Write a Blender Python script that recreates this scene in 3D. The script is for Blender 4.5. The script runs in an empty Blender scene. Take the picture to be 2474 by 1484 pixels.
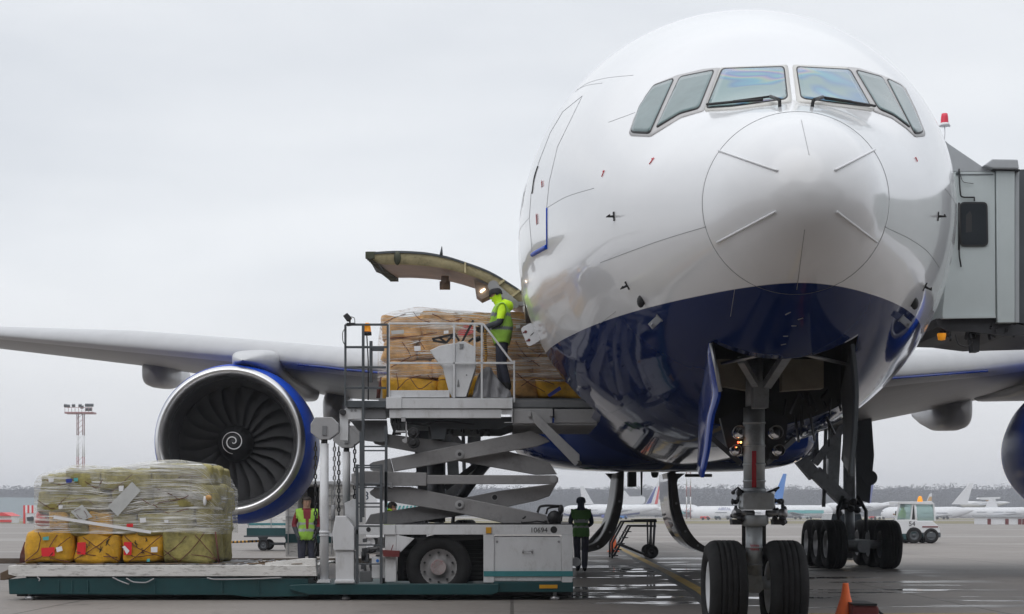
import bpy, bmesh, math, random
from mathutils import Vector, Matrix, noise
from mathutils.bvhtree import BVHTree
R = math.radians
scene = bpy.context.scene
COL = scene.collection
random.seed(7)
# measured photo frame: focal length, optical centre column and horizon row in units of a 2474-wide photo
F, CX, HY, HC = 3738.5, 1237.0, 1243.0, 1.4
def P(x, y, Y):
    return Vector(((x - CX) / F * Y, Y, HC + (HY - y) / F * Y))
def V(*a): return Vector(a)

# ------------------------------------------------------------------ mesh builder
class MB:
    def __init__(s): s.v = []; s.f = []; s.m = []; s.sm = []
    def add(s, vs, fs, mi=0, sm=False):
        o = len(s.v); s.v += [Vector(v) for v in vs]
        for f in fs:
            s.f.append([i + o for i in f]); s.m.append(mi); s.sm.append(sm)
        return s
    def box(s, a, b, mi=0):
        x0, x1 = sorted((a[0], b[0])); y0, y1 = sorted((a[1], b[1])); z0, z1 = sorted((a[2], b[2]))
        return s.add([(x0,y0,z0),(x1,y0,z0),(x1,y1,z0),(x0,y1,z0),(x0,y0,z1),(x1,y0,z1),(x1,y1,z1),(x0,y1,z1)],
              [(0,3,2,1),(4,5,6,7),(0,1,5,4),(1,2,6,5),(2,3,7,6),(3,0,4,7)], mi)
    def pbox(s, x0, y0, x1, y1, Y0, Y1, mi=0):
        return s.box(P(x0, y1, Y0), P(x1, y0, Y0) + V(0, Y1 - Y0, 0), mi)
    def prism(s, pts, Y0, Y1, mi=0):
        f = [P(x, y, Y0) for x, y in pts]; n = len(f)
        b = [p + V(0, Y1 - Y0, 0) for p in f]
        fs = [list(range(n)), list(range(2*n-1, n-1, -1))] + [(i, i+n, (i+1) % n + n, (i+1) % n) for i in range(n)]
        return s.add(f + b, fs, mi)
    def beam(s, p, q, w, h, mi=0, up=(0,0,1)):
        p, q = Vector(p), Vector(q); d = (q - p).normalized(); u = Vector(up)
        if abs(d.dot(u)) > .98: u = V(0, 1, 0)
        a = d.cross(u).normalized(); b = a.cross(d)
        vs = [c + a*i*w/2 + b*j*h/2 for c in (p, q) for i, j in ((-1,-1),(1,-1),(1,1),(-1,1))]
        return s.add(vs, [(3,2,1,0),(4,5,6,7),(0,1,5,4),(1,2,6,5),(2,3,7,6),(3,0,4,7)], mi)
    def tube(s, pts, r, n=8, mi=0, cap=True):
        pts = [Vector(p) for p in pts]; k = len(pts)
        rs = r if isinstance(r, (list, tuple)) else [r]*k
        vs = []; a = None
        for i, p in enumerate(pts):
            d = (pts[min(i+1, k-1)] - pts[max(i-1, 0)]).normalized()
            if a is None: a = d.orthogonal().normalized()
            a = (a - d*a.dot(d)); a = a.normalized() if a.length > 1e-6 else d.orthogonal().normalized()
            b = d.cross(a)
            vs += [p + (a*math.cos(2*math.pi*j/n) + b*math.sin(2*math.pi*j/n))*rs[i] for j in range(n)]
        fs = [(i*n+j, i*n+(j+1) % n, (i+1)*n+(j+1) % n, (i+1)*n+j) for i in range(k-1) for j in range(n)]
        s.add(vs, fs, mi, True)
        if cap:
            s.add(vs[:n], [list(range(n-1, -1, -1))], mi); s.add(vs[-n:], [list(range(n))], mi)
        return s
    def lathe(s, o, d, prof, n=32, mi=0, sq=(1, 1), up=None):
        o = Vector(o); d = Vector(d).normalized(); a = d.cross(Vector(up or (0,0,1)))
        a = a.normalized() if a.length > 1e-4 else V(1, 0, 0); b = a.cross(d)
        rows = [[o + d*t + (a*math.cos(2*math.pi*j/n)*sq[0] + b*math.sin(2*math.pi*j/n)*sq[1])*r for j in range(n)] for t, r in prof]
        return s.grid(rows, mi, True)
    def grid(s, rows, mi=0, wrap=False, sm=True):
        n = len(rows[0]); vs = [v for r in rows for v in r]; fs = []
        for i in range(len(rows)-1):
            for j in range(n if wrap else n-1):
                fs.append((i*n+j, i*n+(j+1) % n, (i+1)*n+(j+1) % n, (i+1)*n+j))
        return s.add(vs, fs, mi, sm)
    def ell(s, c, r, nu=14, nv=8, mi=0, pw=1.0):
        c = Vector(c); rows = []
        sg = lambda x: math.copysign(abs(x)**pw, x)
        for i in range(nv+1):
            t = -math.pi/2 + math.pi*i/nv
            t = max(-math.pi/2+.02, min(math.pi/2-.02, t))
            rows.append([c + V(r[0]*sg(math.cos(t))*sg(math.cos(2*math.pi*j/nu)), r[1]*sg(math.cos(t))*sg(math.sin(2*math.pi*j/nu)), r[2]*sg(math.sin(t))) for j in range(nu)])
        return s.grid(rows, mi, True)
    def disc(s, c, nrm, r, n=20, mi=0, th=.01):
        c = Vector(c); nrm = Vector(nrm).normalized()
        return s.tube([c, c + nrm*th], r, n, mi)
    def build(s, name, mats, parent=None, bevel=0, label=None, recalc=True):
        me = bpy.data.meshes.new(name)
        off = root_loc(parent)
        me.from_pydata([v - off for v in s.v], [], s.f)
        ms = mats if isinstance(mats, (list, tuple)) else [mats]
        for m in ms: me.materials.append(m)
        me.polygons.foreach_set('material_index', s.m); me.polygons.foreach_set('use_smooth', s.sm)
        if recalc:
            bm = bmesh.new(); bm.from_mesh(me)
            bmesh.ops.remove_doubles(bm, verts=bm.verts, dist=1e-5)
            bmesh.ops.recalc_face_normals(bm, faces=bm.faces); bm.to_mesh(me); bm.free()
        o = bpy.data.objects.new(name, me); COL.objects.link(o)
        if parent: o.parent = parent
        if bevel:
            b = o.modifiers.new('Bevel', 'BEVEL'); b.width = bevel; b.segments = 2; b.limit_method = 'ANGLE'; b.angle_limit = R(50)
        if label: o['label'] = label
        return o
def root_loc(p):
    if p is None: return Vector()
    while p.parent: p = p.parent
    return p.location.copy()
def tag(o, label=None, cat=None, group=None, kind=None):
    if label: o['label'] = label
    if cat: o['category'] = cat
    if group: o['group'] = group
    if kind: o['kind'] = kind
    return o
def thing(name, loc, label, cat, group=None):
    o = bpy.data.objects.new(name, None); COL.objects.link(o); o.location = loc; o.empty_display_size = .3
    return tag(o, label, cat, group)
def dup(o, parent=None, off=(0,0,0), label=None):
    c = o.copy(); COL.objects.link(c)
    if parent: c.parent = parent
    else: c.location = o.location + Vector(off)
    if label: c['label'] = label
    for ch in list(o.children): dup(ch, c)
    return c
def text_mesh(txt, size, origin, xdir, nrm, name, m, parent, depth=.004, align='CENTER'):
    cu = bpy.data.curves.new('lettering', 'FONT'); cu.body = txt; cu.size = size; cu.align_x = align; cu.align_y = 'CENTER'; cu.extrude = depth
    t = bpy.data.objects.new('lettering', cu); COL.objects.link(t)
    dg = bpy.context.evaluated_depsgraph_get(); dg.update()
    me = bpy.data.meshes.new_from_object(t.evaluated_get(dg)); bpy.data.objects.remove(t); bpy.data.curves.remove(cu)
    x = Vector(xdir).normalized(); n = Vector(nrm).normalized(); y = n.cross(x).normalized(); x = y.cross(n)
    M = Matrix((x, y, n)).transposed().to_4x4(); M.translation = Vector(origin) - root_loc(parent)
    me.transform(M); me.materials.clear(); me.materials.append(m)
    o = bpy.data.objects.new(name, me); COL.objects.link(o); o.parent = parent
    return o

# ------------------------------------------------------------------ materials
def nd(nt, t, **k):
    n = nt.nodes.new(t)
    for a, b in k.items(): setattr(n, a, b)
    return n
def mat(name, c, rough=.5, metal=0., var=.12, sc=2.5, coat=0., bump=0., spec=.5, dirt=0., dirtc=(.05,.045,.04), stretch=None, emit=0.):
    m = bpy.data.materials.new(name); m.use_nodes = True; nt = m.node_tree; b = nt.nodes['Principled BSDF']; L = nt.links.new
    b.inputs['Roughness'].default_value = rough; b.inputs['Metallic'].default_value = metal
    b.inputs['Coat Weight'].default_value = coat; b.inputs['Coat Roughness'].default_value = .03; b.inputs['Specular IOR Level'].default_value = spec
    tc = nd(nt, 'ShaderNodeNewGeometry'); vec = tc.outputs['Position']
    if stretch:
        mp = nd(nt, 'ShaderNodeMapping'); mp.inputs['Scale'].default_value = stretch; L(vec, mp.inputs['Vector']); vec = mp.outputs['Vector']
    n = nd(nt, 'ShaderNodeTexNoise'); n.inputs['Scale'].default_value = sc; n.inputs['Detail'].default_value = 6; n.inputs['Roughness'].default_value = .65; L(vec, n.inputs['Vector'])
    rp = nd(nt, 'ShaderNodeMapRange'); rp.inputs['From Min'].default_value = .3; rp.inputs['From Max'].default_value = .7
    rp.inputs['To Min'].default_value = 1-var; rp.inputs['To Max'].default_value = 1+var; L(n.outputs['Fac'], rp.inputs['Value'])
    mx = nd(nt, 'ShaderNodeMix', data_type='RGBA', blend_type='MULTIPLY'); mx.inputs[0].default_value = 1
    mx.inputs[6].default_value = (*c, 1); L(rp.outputs['Result'], mx.inputs[7]); out = mx.outputs[2]
    if dirt:
        n2 = nd(nt, 'ShaderNodeTexNoise'); n2.inputs['Scale'].default_value = sc*2.3; n2.inputs['Detail'].default_value = 8; n2.inputs['Roughness'].default_value = .75; L(vec, n2.inputs['Vector'])
        r2 = nd(nt, 'ShaderNodeMapRange'); r2.inputs['From Min'].default_value = .52; r2.inputs['From Max'].default_value = .72; r2.inputs['To Max'].default_value = dirt; L(n2.outputs['Fac'], r2.inputs['Value'])
        m2 = nd(nt, 'ShaderNodeMix', data_type='RGBA'); L(r2.outputs['Result'], m2.inputs[0]); L(out, m2.inputs[6]); m2.inputs[7].default_value = (*dirtc, 1); out = m2.outputs[2]
    L(out, b.inputs['Base Color'])
    if bump:
        bp = nd(nt, 'ShaderNodeBump'); bp.inputs['Strength'].default_value = bump; bp.inputs['Distance'].default_value = .03; L(n.outputs['Fac'], bp.inputs['Height']); L(bp.outputs['Normal'], b.inputs['Normal'])
    if emit:
        b.inputs['Emission Color'].default_value = (*c, 1); b.inputs['Emission Strength'].default_value = emit
    return m
M = {}
M['white'] = mat('white_paint', (.64,.65,.67), .42, var=.08, dirt=.5, dirtc=(.27,.25,.225), sc=1.9, stretch=(1,1,.5))
M['white_worn'] = mat('worn_white_paint', (.7,.69,.67), .55, var=.1, dirt=.85, dirtc=(.1,.075,.055), sc=2.2, stretch=(1,1,5))
M['ltgrey'] = mat('light_grey_paint', (.36,.36,.37), .5, var=.08, dirt=.3, dirtc=(.15,.145,.14))
M['armgrey'] = mat('scissor_grey_paint', (.29,.285,.29), .5, var=.14, dirt=.6, dirtc=(.14,.135,.13), sc=1.4)
M['midgrey'] = mat('mid_grey_paint', (.2,.205,.215), .5, var=.12, dirt=.3)
M['dkgrey'] = mat('dark_grey_paint', (.075,.085,.095), .45, var=.15)
M['black'] = mat('black_rubber_plastic', (.018,.018,.02), .55, var=.2)
M['rubber'] = mat('tyre_rubber', (.019,.019,.02), .8, var=.3, sc=6, dirt=.3, dirtc=(.04,.037,.035), spec=.25)
M['teal'] = mat('dark_teal_paint', (.011,.058,.064), .4, var=.15, dirt=.35, dirtc=(.03,.035,.035))
M['teal_band'] = mat('teal_stripe_paint', (.05,.22,.24), .4, var=.08)
M['orange'] = mat('orange_lens', (.95,.36,.02), .3, var=.05, emit=.25)
M['amber'] = mat('amber_reflector', (.6,.3,.02), .35, var=.1)
M['red'] = mat('red_paint', (.5,.03,.03), .45, var=.15)
M['redlens'] = mat('red_lens', (.72,.03,.07), .25, var=.05)
M['dkred'] = mat('dark_red_paint', (.16,.03,.03), .5, var=.15)
M['chrome'] = mat('polished_metal', (.78,.78,.8), .16, 1., var=.04)
M['lip'] = mat('brushed_inlet_metal', (.8,.8,.81), .32, 1., var=.05)
M['steel'] = mat('dull_steel', (.35,.35,.36), .4, .8, var=.15)
M['dkmetal'] = mat('dark_metal', (.06,.06,.065), .45, .6, var=.2)
M['gear'] = mat('landing_gear_grey', (.48,.51,.53), .42, .1, var=.15, dirt=.45, dirtc=(.05,.05,.05), sc=3)
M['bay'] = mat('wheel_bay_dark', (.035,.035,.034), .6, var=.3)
M['bayb'] = mat('wheel_bay_beige_panel', (.36,.32,.25), .6, var=.2)
M['glass_dark'] = mat('dark_glass', (.03,.035,.04), .08, var=.1, coat=.5)
M['skin'] = mat('skin', (.5,.3,.22), .55, var=.06)
M['hair'] = mat('dark_hair', (.03,.022,.018), .6, var=.3, sc=30)
M['knit'] = mat('black_knit', (.02,.02,.023), .85, var=.3, sc=40)
M['hivis'] = mat('hi_vis_yellow_green', (.6,.92,.012), .7, var=.12, sc=8, bump=.3)
M['hivis_g'] = mat('hi_vis_green', (.33,.6,.07), .7, var=.15, sc=8, bump=.3)
M['vest_dk'] = mat('green_vest_cloth', (.09,.24,.05), .75, var=.15, sc=8, bump=.3)
M['refl'] = mat('grey_reflective_tape', (.17,.18,.21), .4, var=.1)
M['refl_l'] = mat('pale_reflective_tape', (.36,.39,.39), .4, var=.1)
M['navy'] = mat('navy_work_trousers', (.03,.033,.055), .8, var=.2, sc=9, bump=.3)
M['navyj'] = mat('navy_jacket', (.03,.045,.075), .8, var=.2, sc=9, bump=.3)
M['maroon'] = mat('maroon_jacket', (.2,.018,.03), .8, var=.2, sc=9, bump=.3)
M['charc'] = mat('charcoal_cloth', (.05,.055,.065), .8, var=.2, sc=9)
M['shoe'] = mat('black_shoe', (.015,.015,.016), .6)
M['cone'] = mat('orange_cone_plastic', (1.,.19,.05), .5, var=.1)
M['yellowline'] = mat('yellow_ground_paint', (.42,.27,.04), .55, var=.3, sc=1.5, dirt=.6, dirtc=(.09,.085,.08))
M['bale_y'] = mat('yellow_woven_sack', (.62,.33,.014), .6, var=.3, sc=5, bump=.9, dirt=.45, dirtc=(.3,.13,.02))
M['bale_t'] = mat('tan_woven_sack', (.66,.37,.13), .55, var=.35, sc=5, bump=1., dirt=.5, dirtc=(.2,.095,.035))
M['bale_o'] = mat('olive_woven_sack', (.31,.27,.085), .6, var=.4, sc=5, bump=1., dirt=.65, dirtc=(.085,.07,.03))
M['net'] = mat('dark_red_net_rope', (.12,.035,.03), .8, var=.3)
M['label_w'] = mat('white_label', (.78,.78,.8), .5, var=.05)
M['label_r'] = mat('red_label', (.7,.02,.03), .5, var=.05)
M['ink'] = mat('black_ink', (.02,.02,.022), .6, var=.05)
M['mark_r'] = mat('red_marking', (.65,.05,.07), .5, var=.05)
M['wood'] = mat('weathered_wood', (.2,.14,.09), .8, var=.4, sc=6, dirt=.5)
M['jetb'] = mat('pale_green_grey_panel', (.48,.53,.535), .45, var=.05, sc=1.2, dirt=.12, dirtc=(.3,.33,.32))
M['jetg'] = mat('grey_roof_metal', (.38,.4,.42), .45, var=.06)
M['tarp'] = mat('grey_tarpaulin', (.2,.2,.215), .55, var=.25, sc=3, bump=.5)
M['bk_white'] = mat('far_white_paint', (.75,.76,.78), .4, var=.03, sc=.1)
M['bk_blue'] = mat('far_blue_paint', (.03,.2,.62), .4, var=.03)
M['bk_navy'] = mat('far_navy_paint', (.03,.05,.3), .4, var=.03)
M['bk_red'] = mat('far_red_paint', (.65,.04,.04), .45, var=.03)
M['bk_teal'] = mat('far_teal_paint', (.1,.42,.42), .45, var=.03)
M['bk_grey'] = mat('far_grey_metal', (.3,.31,.33), .45, var=.05)
M['mast_r'] = mat('faded_red_mast_paint', (.33,.16,.16), .5, var=.1)
M['hangar'] = mat('pale_blue_hangar_cladding', (.36,.43,.46), .5, var=.05, sc=.2)
M['lampw'] = mat('lit_headlamp', (1,.85,.6), .3, var=0, emit=9)
M['lampr'] = mat('lit_red_lamp', (1,.1,.04), .3, var=0, emit=4)
M['lampy'] = mat('lit_amber_lamp', (1,.6,.15), .3, var=0, emit=4)
M['ultra'] = mat('ultramarine_paint', (.014,.075,.52), .25, var=.05, spec=.015)
M['doorblue'] = mat('deep_blue_door_paint', (.008,.032,.22), .12, var=.3, coat=.3, sc=6, stretch=(1,1,.3))
M['seam'] = mat('panel_gap_grey', (.17,.18,.19), .6)

# aircraft skin: white above the livery line, navy below it
def skin_mat(glass=False):
    m = mat('aircraft_paint', (.8,.81,.83), .2, var=.02, coat=.3, sc=1.)
    nt = m.node_tree; L = nt.links.new; b = nt.nodes['Principled BSDF']
    src = b.inputs['Base Color'].links[0].from_socket
    g = nd(nt, 'ShaderNodeNewGeometry'); sp = nd(nt, 'ShaderNodeSeparateXYZ'); L(g.outputs['Position'], sp.inputs[0])
    a = nd(nt, 'ShaderNodeMath', operation='MULTIPLY_ADD'); L(sp.outputs['Y'], a.inputs[0]); a.inputs[1].default_value = -.046; a.inputs[2].default_value = .046*13.8 - 3.4
    c = nd(nt, 'ShaderNodeMath', operation='ADD'); L(a.outputs[0], c.inputs[0]); L(sp.outputs['Z'], c.inputs[1])
    d = nd(nt, 'ShaderNodeMapRange'); d.inputs['From Min'].default_value = -.002; d.inputs['From Max'].default_value = .002; L(c.outputs[0], d.inputs['Value'])
    mx = nd(nt, 'ShaderNodeMix', data_type='RGBA'); L(d.outputs[0], mx.inputs[0]); mx.inputs[6].default_value = (.008,.021,.1,1); L(src, mx.inputs[7])
    L(mx.outputs[2], b.inputs['Base Color'])
    rr = nd(nt, 'ShaderNodeMapRange'); L(d.outputs[0], rr.inputs['Value']); rr.inputs['To Min'].default_value = .05; rr.inputs['To Max'].default_value = .2; L(rr.outputs[0], b.inputs['Roughness'])
    for nm_, lo_, hi_ in (('Coat Weight', 0., .5), ('Specular IOR Level', .045, .5)):
        q = nd(nt, 'ShaderNodeMapRange'); L(d.outputs[0], q.inputs['Value']); q.inputs['To Min'].default_value = lo_; q.inputs['To Max'].default_value = hi_; L(q.outputs[0], b.inputs[nm_])
    return m
M['skinp'] = skin_mat()
_nt = M['skinp'].node_tree; _b = _nt.nodes['Principled BSDF']; _n = nd(_nt, 'ShaderNodeTexNoise'); _n.inputs['Scale'].default_value = 1.6; _n.inputs['Detail'].default_value = 2
_g = nd(_nt, 'ShaderNodeNewGeometry'); _nt.links.new(_g.outputs['Position'], _n.inputs['Vector']); _p = nd(_nt, 'ShaderNodeBump'); _p.inputs['Strength'].default_value = .07; _p.inputs['Distance'].default_value = .03
_nt.links.new(_n.outputs['Fac'], _p.inputs['Height']); _nt.links.new(_p.outputs[0], _b.inputs['Normal'])
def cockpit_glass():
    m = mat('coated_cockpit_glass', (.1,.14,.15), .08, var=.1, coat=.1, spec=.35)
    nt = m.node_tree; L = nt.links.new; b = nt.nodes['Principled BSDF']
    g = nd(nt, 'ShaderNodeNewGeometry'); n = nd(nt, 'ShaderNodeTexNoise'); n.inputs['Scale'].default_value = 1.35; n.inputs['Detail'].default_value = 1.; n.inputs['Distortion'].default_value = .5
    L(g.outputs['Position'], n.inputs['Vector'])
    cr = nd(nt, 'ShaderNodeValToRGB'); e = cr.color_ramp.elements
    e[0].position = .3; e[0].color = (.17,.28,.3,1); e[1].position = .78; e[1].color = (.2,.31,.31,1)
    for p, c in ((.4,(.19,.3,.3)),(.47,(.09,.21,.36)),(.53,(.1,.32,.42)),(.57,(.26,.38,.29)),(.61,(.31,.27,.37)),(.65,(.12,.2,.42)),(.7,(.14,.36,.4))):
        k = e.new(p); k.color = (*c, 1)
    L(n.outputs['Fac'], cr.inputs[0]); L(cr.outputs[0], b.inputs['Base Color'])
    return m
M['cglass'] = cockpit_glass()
M['cglass2'] = mat('plain_cockpit_glass', (.15,.215,.22), .08, var=.15, coat=.1, spec=.35)
def wrap_mat(name, tint, a0, a1, sc):
    m = bpy.data.materials.new(name); m.use_nodes = True; nt = m.node_tree; nt.nodes.clear(); L = nt.links.new
    o = nd(nt, 'ShaderNodeOutputMaterial'); mx = nd(nt, 'ShaderNodeMixShader'); t = nd(nt, 'ShaderNodeBsdfTransparent'); p = nd(nt, 'ShaderNodeBsdfPrincipled')
    p.inputs['Base Color'].default_value = (*tint, 1); p.inputs['Roughness'].default_value = .25; p.inputs['Specular IOR Level'].default_value = .8
    g = nd(nt, 'ShaderNodeNewGeometry'); mp = nd(nt, 'ShaderNodeMapping'); mp.inputs['Scale'].default_value = (1.1, 1.2, sc); mp.inputs['Rotation'].default_value = (0, R(5), 0)
    n = nd(nt, 'ShaderNodeTexNoise'); n.inputs['Scale'].default_value = 1.; n.inputs['Detail'].default_value = 4; n.inputs['Roughness'].default_value = .6; n.inputs['Distortion'].default_value = .8
    L(g.outputs['Position'], mp.inputs[0]); L(mp.outputs[0], n.inputs['Vector'])
    n2 = nd(nt, 'ShaderNodeTexNoise'); n2.inputs['Scale'].default_value = 1.7; n2.inputs['Detail'].default_value = 3; L(g.outputs['Position'], n2.inputs['Vector'])
    r = nd(nt, 'ShaderNodeMapRange'); r.inputs['From Min'].default_value = .5; r.inputs['From Max'].default_value = .64; r.inputs['To Min'].default_value = a0; r.inputs['To Max'].default_value = a1; L(n.outputs['Fac'], r.inputs['Value'])
    k = nd(nt, 'ShaderNodeMath', operation='MULTIPLY'); r2 = nd(nt, 'ShaderNodeMapRange'); r2.inputs['From Min'].default_value = .35; r2.inputs['From Max'].default_value = .65; r2.inputs['To Min'].default_value = .35; r2.inputs['To Max'].default_value = 1.25
    L(n2.outputs['Fac'], r2.inputs['Value']); L(r.outputs[0], k.inputs[0]); L(r2.outputs[0], k.inputs[1])
    bp = nd(nt, 'ShaderNodeBump'); bp.inputs['Strength'].default_value = .8; bp.inputs['Distance'].default_value = .03; L(n.outputs['Fac'], bp.inputs['Height']); L(bp.outputs[0], p.inputs['Normal'])
    L(k.outputs[0], mx.inputs[0]); L(t.outputs[0], mx.inputs[1]); L(p.outputs[0], mx.inputs[2]); L(mx.outputs[0], o.inputs[0])
    return m
M['wrap'] = wrap_mat('clear_stretch_wrap', (.84,.84,.82), .2, .9, 34)
M['wrap2'] = wrap_mat('clear_stretch_wrap_dense', (.8,.74,.7), .13, .72, 32)
def clear_glass():
    m = bpy.data.materials.new('clear_cab_glass'); m.use_nodes = True; nt = m.node_tree; nt.nodes.clear(); L = nt.links.new
    o = nd(nt, 'ShaderNodeOutputMaterial'); mx = nd(nt, 'ShaderNodeMixShader'); t = nd(nt, 'ShaderNodeBsdfTransparent'); p = nd(nt, 'ShaderNodeBsdfPrincipled')
    t.inputs[0].default_value = (.7,.82,.8,1); p.inputs['Base Color'].default_value = (.5,.6,.6,1); p.inputs['Roughness'].default_value = .05
    mx.inputs[0].default_value = .35; L(t.outputs[0], mx.inputs[1]); L(p.outputs[0], mx.inputs[2]); L(mx.outputs[0], o.inputs[0]); return m
M['cabglass'] = clear_glass()

# ------------------------------------------------------------------ camera, sky, sun
cam = bpy.data.cameras.new('camera'); co = bpy.data.objects.new('camera', cam); COL.objects.link(co)
co.location = (0, 0, HC); co.rotation_euler = (R(90), 0, 0); cam.sensor_width = 36; cam.lens = 36*F/2474; cam.shift_y = (HY-742)/2474
cam.clip_end = 6000; cam.clip_start = .1; scene.camera = co
w = bpy.data.worlds.new('World'); scene.world = w; w.use_nodes = True; nt = w.node_tree; L = nt.links.new; bg = nt.nodes['Background']
SUN_EL, SUN_AZ = R(58), R(205)
sk = nd(nt, 'ShaderNodeTexSky', sky_type='NISHITA'); sk.sun_disc = False; sk.sun_elevation = SUN_EL; sk.sun_rotation = SUN_AZ; sk.dust_density = 3
tc = nd(nt, 'ShaderNodeTexCoord'); mp = nd(nt, 'ShaderNodeMapping'); mp.inputs['Scale'].default_value = (1.2, 1.2, 4.5); L(tc.outputs['Generated'], mp.inputs[0])
n = nd(nt, 'ShaderNodeTexNoise'); n.inputs['Scale'].default_value = 1.7; n.inputs['Detail'].default_value = 5; n.inputs['Roughness'].default_value = .5; L(mp.outputs[0], n.inputs['Vector'])
cr = nd(nt, 'ShaderNodeValToRGB'); cr.color_ramp.elements[0].position = .36; cr.color_ramp.elements[0].color = (.65,.678,.718,1); cr.color_ramp.elements[1].position = .64; cr.color_ramp.elements[1].color = (.8,.82,.845,1)
L(n.outputs['Fac'], cr.inputs[0])
sp = nd(nt, 'ShaderNodeSeparateXYZ'); L(tc.outputs['Generated'], sp.inputs[0])
zr = nd(nt, 'ShaderNodeMapRange'); zr.inputs['From Min'].default_value = .3; zr.inputs['From Max'].default_value = 1.; zr.inputs['To Min'].default_value = 10.; zr.inputs['To Max'].default_value = 13.5; L(sp.outputs['Z'], zr.inputs['Value'])
sc_ = nd(nt, 'ShaderNodeVectorMath', operation='SCALE'); L(cr.outputs[0], sc_.inputs[0]); L(zr.outputs[0], sc_.inputs['Scale'])
hz = nd(nt, 'ShaderNodeMapRange'); hz.inputs['From Min'].default_value = 0.; hz.inputs['From Max'].default_value = .16; hz.inputs['To Min'].default_value = .8; hz.inputs['To Max'].default_value = 0; L(sp.outputs['Z'], hz.inputs['Value'])
mh = nd(nt, 'ShaderNodeMix', data_type='RGBA'); L(hz.outputs[0], mh.inputs[0]); L(sc_.outputs[0], mh.inputs[6]); mh.inputs[7].default_value = (6.95, 6.95, 7.2, 1)
mx = nd(nt, 'ShaderNodeMix', data_type='RGBA'); mx.inputs[0].default_value = .92; L(sk.outputs[0], mx.inputs[6]); L(mh.outputs[2], mx.inputs[7])
L(mx.outputs[2], bg.inputs[0]); bg.inputs[1].default_value = .1
sun = bpy.data.lights.new('sun', 'SUN'); sun.energy = .75; sun.angle = R(75); sun.color = (1, .97, .93)
so = bpy.data.objects.new('sun', sun); COL.objects.link(so)
sd = V(math.sin(SUN_AZ)*math.cos(SUN_EL), math.cos(SUN_AZ)*math.cos(SUN_EL), math.sin(SUN_EL))
so.rotation_euler = sd.to_track_quat('Z', 'Y').to_euler(); so.location = (0, -20, 40)
vs = scene.view_settings; vs.view_transform = 'Standard'; vs.look = 'None'; vs.exposure = .25; vs.gamma = 1; vs.use_curve_mapping = False
cy = scene.cycles; cy.max_bounces = 7; cy.diffuse_bounces = 3; cy.glossy_bounces = 4; cy.transparent_max_bounces = 12; cy.volume_bounces = 0; cy.use_denoising = True; cy.caustics_reflective = False; cy.caustics_refractive = False

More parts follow.
